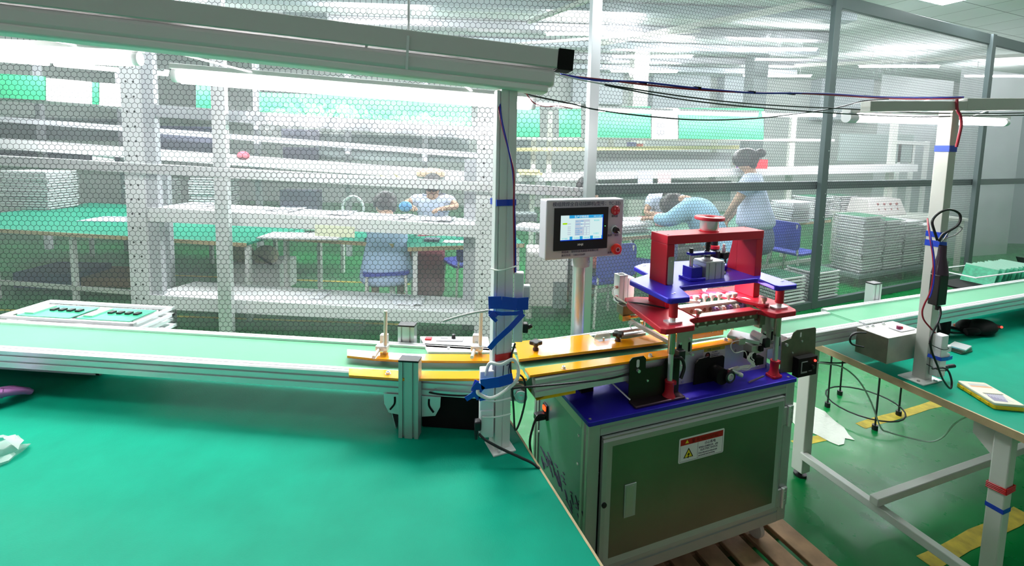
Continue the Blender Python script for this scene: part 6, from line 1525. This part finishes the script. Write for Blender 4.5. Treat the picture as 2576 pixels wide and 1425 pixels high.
for x in (0.02, 1.5):
    for y in (.02, .52): obj('leg', MB().box(x, x + .05, y, y + .05, 0, q.z - .09), M_cream, t2)
# white equipment on the floor under the near bench left of the rack centre
q = atz(640, 830, .0)
q = aty(520, 700, 4.6)
t = thing('white_cabinet', 'white low machine with cloth covered top under the far bench, left of the woman', 'machine', (q.x, 4.9, 0))
obj('body', MB().box(.02, .60, 0, .4, 0, .33), M_rack, t, bevel=.01)
obj('cloth', MB().ell((.12, .12, .42), .13, .10, .10, 12, 8).ell((.40, .1, .40), .14, .10, .12, 12, 8), M_beige, t)
obj('arm', MB().tube([(.36, .02, .42), (.44, -.01, .38), (.52, -.01, .33)], .012, 8), M_blackm, t)
q = aty(1400, 780, 4.3); t = thing('white_cabinet', 'white enamel machine on the floor left of the panel pole, behind the film', 'machine', (q.x - .18, 4.30, 0))
obj('body', MB().box(-.12, .28, 0, .4, .12, .66), P('beige white enamel', (.70, .66, .64), .5), t, bevel=.02)
obj('leg', MB().cyl((-.09, .05, 0), (-.09, .05, .62), .035, 14), M_cream, t); obj('leg', MB().cyl((.24, .35, 0), (.24, .35, .12), .03, 12), M_cream, t)
obj('dark_door', MB().box(.14, .27, -.008, .0, .12, .38), M_dk2, t)
# dark crates under the left bench
blockt('blue_bin', 40, 690, 180, 800, 4.9, .5, P('navy plastic', (.02, .05, .16), .5), 'navy blue bin under the left bench', 'bin')
blockt('carton', 190, 702, 330, 790, 5.0, .5, M_cardb, 'brown carton under the left bench', 'carton')
# ring lamp / magnifier near the woman
q = aty(888, 523, 4.9)
t = thing('ring_lamp', 'white ring magnifier lamp beside the head of the woman with her back turned', 'magnifier lamp', tuple(q))
obj('ring', MB().tube([(.115 * math.cos(2 * PI * k / 28), .0, .125 * math.sin(2 * PI * k / 28)) for k in range(29)], .013, 8, False), M_white, t)
obj('arm', MB().tube([(.0, .0, -.125), (-.02, .1, -.22), (.02, .16, -.36)], .010, 8), M_white, t)
# ================================================================== PEOPLE (root at the floor below the hips; x right, y facing, z up)
def person(label, pos, face, J, clothes, hairspec, hands=(1, 1), skinm=M_skin, curl=.6, scale=(1.06, 1.06, 1.06)):
    """J: joint name -> (x, y, z); clothes: list of (name, material, [chains of (joint or xyz, radius)])"""
    t = thing('person', label, 'person', pos, face); t.scale = scale
    R_ = dict(hip=.125, belly=.115, chest=.125, neck=.050, head=.100, crown=.085, shoulderL=.062, elbowL=.040, wristL=.026, shoulderR=.062, elbowR=.040, wristR=.026, thighL=.080, kneeL=.056, ankleL=.038, toeL=.034, thighR=.080, kneeR=.056, ankleR=.038, toeR=.034)
    names = ['hip', 'belly', 'chest', 'neck', 'head', 'crown', 'shoulderL', 'elbowL', 'wristL', 'shoulderR', 'elbowR', 'wristR', 'thighL', 'kneeL', 'ankleL', 'toeL', 'thighR', 'kneeR', 'ankleR', 'toeR']
    idx = {n: i for i, n in enumerate(names)}
    nodes = [(*J[n], R_[n]) for n in names]
    E_ = [('hip', 'belly'), ('belly', 'chest'), ('chest', 'neck'), ('neck', 'head'), ('head', 'crown'), ('chest', 'shoulderL'), ('shoulderL', 'elbowL'), ('elbowL', 'wristL'), ('chest', 'shoulderR'), ('shoulderR', 'elbowR'), ('elbowR', 'wristR'), ('hip', 'thighL'), ('thighL', 'kneeL'), ('kneeL', 'ankleL'), ('ankleL', 'toeL'), ('hip', 'thighR'), ('thighR', 'kneeR'), ('kneeR', 'ankleR'), ('ankleR', 'toeR')]
    edges = [(idx[a], idx[b]) for a, b in E_]
    for s, on in zip('LR', hands):
        if on:
            w_ = Vector(J['wrist' + s]); d = (w_ - Vector(J['elbow' + s])).normalized(); up = V(0, -.2, 1); sd = d.cross(up).normalized()
            if s == 'R': sd = -sd
            hand_nodes(nodes, edges, idx['wrist' + s], w_, d, sd.cross(d) if sd.cross(d).z > 0 else -sd.cross(d), sd, curl)
    skin('body', nodes, edges, skinm, t, 2, 0)
    # face
    h_ = Vector(J['head']); c_ = Vector(J['crown']); n_ = Vector(J['neck']); up = (c_ - h_).normalized(); fw = (V(0, 1, 0) - up * up.y).normalized()
    if 'gaze' in J: fw = (Vector(J['gaze']) - up * Vector(J['gaze']).dot(up)).normalized()
    sd = fw.cross(up)
    obj('nose', MB().ell(h_ + fw * .086 + up * .005, .012, .016, .018, 10, 8), skinm, t)
    for s in (-1, 1):
        obj('ear', MB().ell(h_ + sd * s * .078 + up * .01, .012, .018, .028, 10, 8), skinm, t)
        obj('eye', MB().ell(h_ + fw * .076 + sd * s * .030 + up * .032, .011, .008, .007, 8, 6), M_blackm, t)
    obj('mouth', MB().ell(h_ + fw * .078 - up * .038, .022, .008, .006, 8, 6), P('lips', (.45, .12, .12), .5), t)
    mb = MB(); rot = Matrix((sd, fw, up)).transposed()
    hc_ = h_ + up * .045 - fw * .014
    mb.ell(hc_, .108, .120, .108, 18, 12, rot)
    if hairspec == 'bun': mb.ell(hc_ - fw * .130 + up * .035, .050, .048, .048, 12, 8); mb.ell(h_ - fw * .05, .080, .060, .085, 14, 10, rot)
    if hairspec == 'long': mb.ell(h_ - fw * .045 - up * .02, .088, .062, .12, 14, 10, rot)
    if hairspec == 'short': mb.ell(h_ - fw * .045 - up * .012, .100, .078, .100, 14, 10, rot)
    hm_ = M_hair
    ho = obj('hair', mb, hm_, t)
    for nm, mt, chains in clothes:
        ns, es = [], []
        key = {}
        for ch in chains:
            prev = None
            for j, r_ in ch:
                p = J[j] if isinstance(j, str) else j
                kk = tuple(round(x, 4) for x in p)
                if kk in key: i = key[kk]
                else: ns.append((*p, r_)); i = len(ns) - 1; key[kk] = i
                if prev is not None and prev != i: es.append((prev, i))
                prev = i
        skin(nm, ns, es, mt, t, 2, 0)
    return t
def lerp(a, b, f): return tuple(a[i] + (b[i] - a[i]) * f for i in range(3))
def stand(h=1.60, lean=.10, arms=None, head=(0, 0)):
    s = h / 1.65
    J = dict(hip=(0, 0, .90 * s), belly=(0, .01 + lean * .3, 1.06 * s), chest=(0, .0 + lean * .8, 1.27 * s), neck=(0, lean * 1.25, 1.43 * s), head=(head[0], lean * 1.6 + .03 + head[1], 1.52 * s), crown=(head[0], lean * 1.75 + .03 + head[1], 1.575 * s),
             shoulderL=(-.175 * s, lean * .95, 1.35 * s), shoulderR=(.175 * s, lean * .95, 1.35 * s),
             thighL=(-.09, 0, .82 * s), kneeL=(-.10, .01, .46 * s), ankleL=(-.10, -.01, .085), toeL=(-.11, .12, .035), thighR=(.09, 0, .82 * s), kneeR=(.10, .01, .46 * s), ankleR=(.10, -.01, .085), toeR=(.11, .12, .035))
    J.update(arms or dict(elbowL=(-.23, .06, 1.08 * s), wristL=(-.19, .24, .96 * s), elbowR=(.23, .06, 1.08 * s), wristR=(.19, .24, .96 * s)))
    return J
def sit(lean=.12, seat=.46, arms=None, drop=0.0, head=(0, 0, 0)):
    J = dict(hip=(0, 0, seat + .11), belly=(0, .03 + lean * .4, seat + .27), chest=(0, lean, seat + .47 - drop), neck=(0, lean * 1.6, seat + .62 - drop), head=(head[0], lean * 2.1 + .03 + head[1], seat + .71 - drop * 1.2 + head[2]), crown=(head[0], lean * 2.3 + .05 + head[1], seat + .765 - drop * 1.3 + head[2]),
             shoulderL=(-.18, lean * 1.2, seat + .54 - drop), shoulderR=(.18, lean * 1.2, seat + .54 - drop),
             thighL=(-.10, .14, seat + .08), kneeL=(-.12, .42, seat + .05), ankleL=(-.12, .40, .085), toeL=(-.13, .52, .035), thighR=(.10, .14, seat + .08), kneeR=(.12, .42, seat + .05), ankleR=(.12, .40, .085), toeR=(.13, .52, .035))
    J.update(arms or dict(elbowL=(-.26, .16, seat + .32), wristL=(-.16, .38, seat + .34), elbowR=(.26, .16, seat + .32), wristR=(.16, .38, seat + .34)))
    return J
def shirt(J, mat, long_=False, slv=.6, flare=.15):
    eL = lerp(J['shoulderL'], J['elbowL'], slv) if not long_ else lerp(J['elbowL'], J['wristL'], .8)
    eR = lerp(J['shoulderR'], J['elbowR'], slv) if not long_ else lerp(J['elbowR'], J['wristR'], .8)
    armL = [('chest', (.185, .150)), ('shoulderL', .098)] + ([('elbowL', .076)] if long_ else []) + [(eL, .078 if not long_ else .060)]
    armR = [('chest', (.185, .150)), ('shoulderR', .098)] + ([('elbowR', .076)] if long_ else []) + [(eR, .078 if not long_ else .060)]
    low = (J['hip'][0], J['hip'][1], J['hip'][2] - .10)
    return ('shirt', mat, [[(low, (flare + .03, flare)), ('hip', (flare + .02, flare)), ('belly', (.175, .150)), ('chest', (.185, .150)), (lerp(J['chest'], J['neck'], .72), .090)], armL, armR])
def pants(J, mat, name='trousers'):
    return (name, mat, [[('hip', .128), ('thighL', .098), ('kneeL', .072), (lerp(J['kneeL'], J['ankleL'], .85), .058)], [('hip', .128), ('thighR', .098), ('kneeR', .072), (lerp(J['kneeR'], J['ankleR'], .85), .058)]])
def shoes(J, mat):
    return ('shoes', mat, [[(lerp(J['ankleL'], J['toeL'], .05), .046), ('toeL', .040)]]), ('shoes', mat, [[(lerp(J['ankleR'], J['toeR'], .05), .046), ('toeR', .040)]])
def stool(pos, label, rz=0.0, seat=.44, back=True):
    t = thing('chair', label, 'chair', (pos[0], pos[1], 0), rz)
    obj('seat', MB().plate(rrect(-.21, .21, -.20, .20, .05), seat - .03, seat), M_chair, t, bevel=.008)
    if back: obj('backrest', MB().prism(rrect(-.21, .21, seat + .04, seat + .36, .05), (0, -.22, 0), (1, 0, 0), (0, 0, 1), (0, -.02, 0)), M_chair, t, bevel=.006)
    for x in (-.17, .17):
        for y in (-.17, .17): obj('leg', MB().cyl((x, y, seat - .03), (x * 1.15, y * 1.15, 0), .013, 10), M_cream, t)
        if back: obj('back_rail', MB().cyl((x, -.19, seat - .02), (x, -.235, seat + .34), .012, 10), M_cream, t)
    return t
# standing woman at the long bench, turned to the left away from the camera
wp = aty(1898, 600, 5.05); J = stand(1.56, .06, dict(elbowL=(-.21, .16, 1.06), wristL=(-.19, .27, .84), elbowR=(.22, .10, 1.06), wristR=(.19, .22, .84)), head=(0, .0)); J['gaze'] = (0, .8, -.5)
sk = ('skirt', P('grey skirt', (.13, .17, .27), .85), [[('hip', (.165, .150)), ((0, 0, .70), (.19, .18)), ((0, -.01, .46), (.20, .19))]])
person('person standing in light blue shirt and grey blue skirt, dark hair in a bun', (wp.x, wp.y, 0), math.radians(62), J, [shirt(J, M_shirtw, slv=.75, flare=.19), sk, *shoes(J, M_blackm)], 'bun', scale=(1.18, 1.18, 1.08))
# man bent over the bench
wp = aty(1828, 600, 4.6); J = sit(.24, .46, dict(elbowL=(-.26, .40, .86), wristL=(-.14, .62, .84), elbowR=(.27, .34, .84), wristR=(.12, .60, .84)), .02, head=(0, -.06, -.20)); J['gaze'] = (0, .6, -.8)
person('black haired person in sky blue shirt bent over the bench behind the red portal', (wp.x, wp.y, 0), math.radians(48), J, [shirt(J, P('sky blue shirt', (.36, .66, .88), .8, bump=.3, bscale=14), long_=True), pants(J, M_trous), *shoes(J, M_blackm)], 'short', scale=(1.18, 1.18, 1.10))
stool((wp.x, wp.y), 'blue chair under the bent over person behind the red portal', math.radians(48))
# partly hidden person across the bench
wp = aty(1662, 560, 6.1); J = sit(.16, .46, dict(elbowL=(-.26, .24, .80), wristL=(-.02, .40, .82), elbowR=(.26, .24, .80), wristR=(.10, .38, .82)), .02, head=(0, .0, -.16))
person('person with pale blue short sleeves and folded arms across the bench, half hidden', (wp.x, wp.y, 0), math.radians(178), J, [shirt(J, M_shirtw), pants(J, M_trous)], 'long')
# person behind the touch panel
wp = aty(1532, 560, 4.35); J = sit(.14, .46, None, .0, head=(.0, .0, .0))
person('person mostly hidden behind the touch screen panel, dark hair and rust red top', (wp.x - .04, wp.y, 0), math.radians(20), J, [shirt(J, P('rust red shirt', (.30, .03, .02), .8)), pants(J, M_trous), *shoes(J, M_redp)], 'short')
stool((wp.x - .04, wp.y), 'blue chair of the person hidden behind the touch screen panel', math.radians(20))
q = aty(1628, 660, 4.62); stool((q.x + .02, q.y), 'empty blue chair between the touch panel and the machine head', math.radians(60), .50)
q = aty(1990, 640, 5.4); stool((q.x, q.y), 'blue chair right of the standing woman', math.radians(-60), .52)
# woman with her back turned, behind the rack
wp = aty(973, 600, 4.24); J = sit(.10, .52, dict(elbowL=(-.32, .10, .92), wristL=(-.46, .26, .86), elbowR=(.24, .20, .86), wristR=(.16, .40, .86)), .20, head=(-.03, .02, .0)); J['gaze'] = (-.5, .8, -.3)
coat = ('long_coat', M_shirt, [[((0, -.02, .30), (.275, .16)), ((0, -.02, .44), (.25, .17)), ((0, 0, .62), (.215, .155)), ('belly', (.20, .145)), ('chest', (.20, .135)), (lerp(J['chest'], J['neck'], .7), .08)], [('chest', (.20, .135)), ('shoulderL', .086), ('elbowL', .066), (lerp(J['elbowL'], J['wristL'], .7), .052)], [('chest', (.20, .135)), ('shoulderR', .086), ('elbowR', .066), (lerp(J['elbowR'], J['wristR'], .7), .052)]])
person('seated person with back turned in a long light blue coat behind the rack', (wp.x, wp.y, 0), math.radians(14), J, [coat, pants(J, M_trous), *shoes(J, M_redp)], 'short')
stool((wp.x, wp.y), 'stool under the person in the long light blue coat', math.radians(14), .50, back=False)
# person facing the camera on the far side
wp = aty(1090, 500, 5.45); J = sit(.02, .50, dict(elbowL=(-.28, .12, .90), wristL=(-.14, .30, .90), elbowR=(.30, .12, .92), wristR=(.20, .30, .92)), .08)
person('person facing the camera beyond the rack in a pale lilac shirt', (wp.x, wp.y, 0), math.radians(182), J, [shirt(J, M_shirtw, flare=.18), pants(J, M_maroon)], 'short')
q = aty(1020, 520, 5.0); mb = MB().ell((0, 0, 0), .075, .04, .06, 14, 8); mb.v = [x + q for x in mb.v]; single('cap', mb, P('bright blue cloth', (.10, .42, .80), .7), 'bright blue cap beside the lilac shirt beyond the rack', 'cap')
wp = aty(1090, 700, 4.75); J = sit(.08, .46, None, .05)
person('person in maroon trousers seated under the green bench, upper body hidden by the rack shelf', (wp.x, wp.y + .05, 0), math.radians(-60), J, [shirt(J, P('dark shirt', (.05, .05, .07), .8)), pants(J, M_maroon), *shoes(J, M_blackm)], 'short') if False else None
q = aty(1085, 690, 4.9); t = thing('bag', 'maroon cloth bag hanging under the green bench behind the rack', 'bag', (q.x, 4.9, 0))  # added block standing for a seated person's maroon legs
obj('bag', MB().plate(rrect(-.16, .14, -.12, .12, .06), .02, .56), M_maroon, t, bevel=.05)
obj('strap', MB().tube([(-.05, 0, .55), (-.02, -.02, .66), (.04, 0, .55)], .012, 8), M_blackm, t)
q = aty(1160, 700, 4.85); stool((q.x + .05, q.y), 'blue chair behind the right end of the steel rack', math.radians(30), .44)
# person at the right edge
wp = aty(2655, 620, 3.45); J = stand(1.52, .10, dict(elbowL=(-.27, .10, 1.02), wristL=(-.16, .30, 1.0), elbowR=(.27, .10, 1.02), wristR=(.16, .30, 1.0)))
person('person in a beige jacket at the right edge behind the conveyor', (wp.x, wp.y, 0), math.radians(200), J, [shirt(J, M_beige, long_=True), pants(J, M_trous), *shoes(J, M_blackm)], 'short')
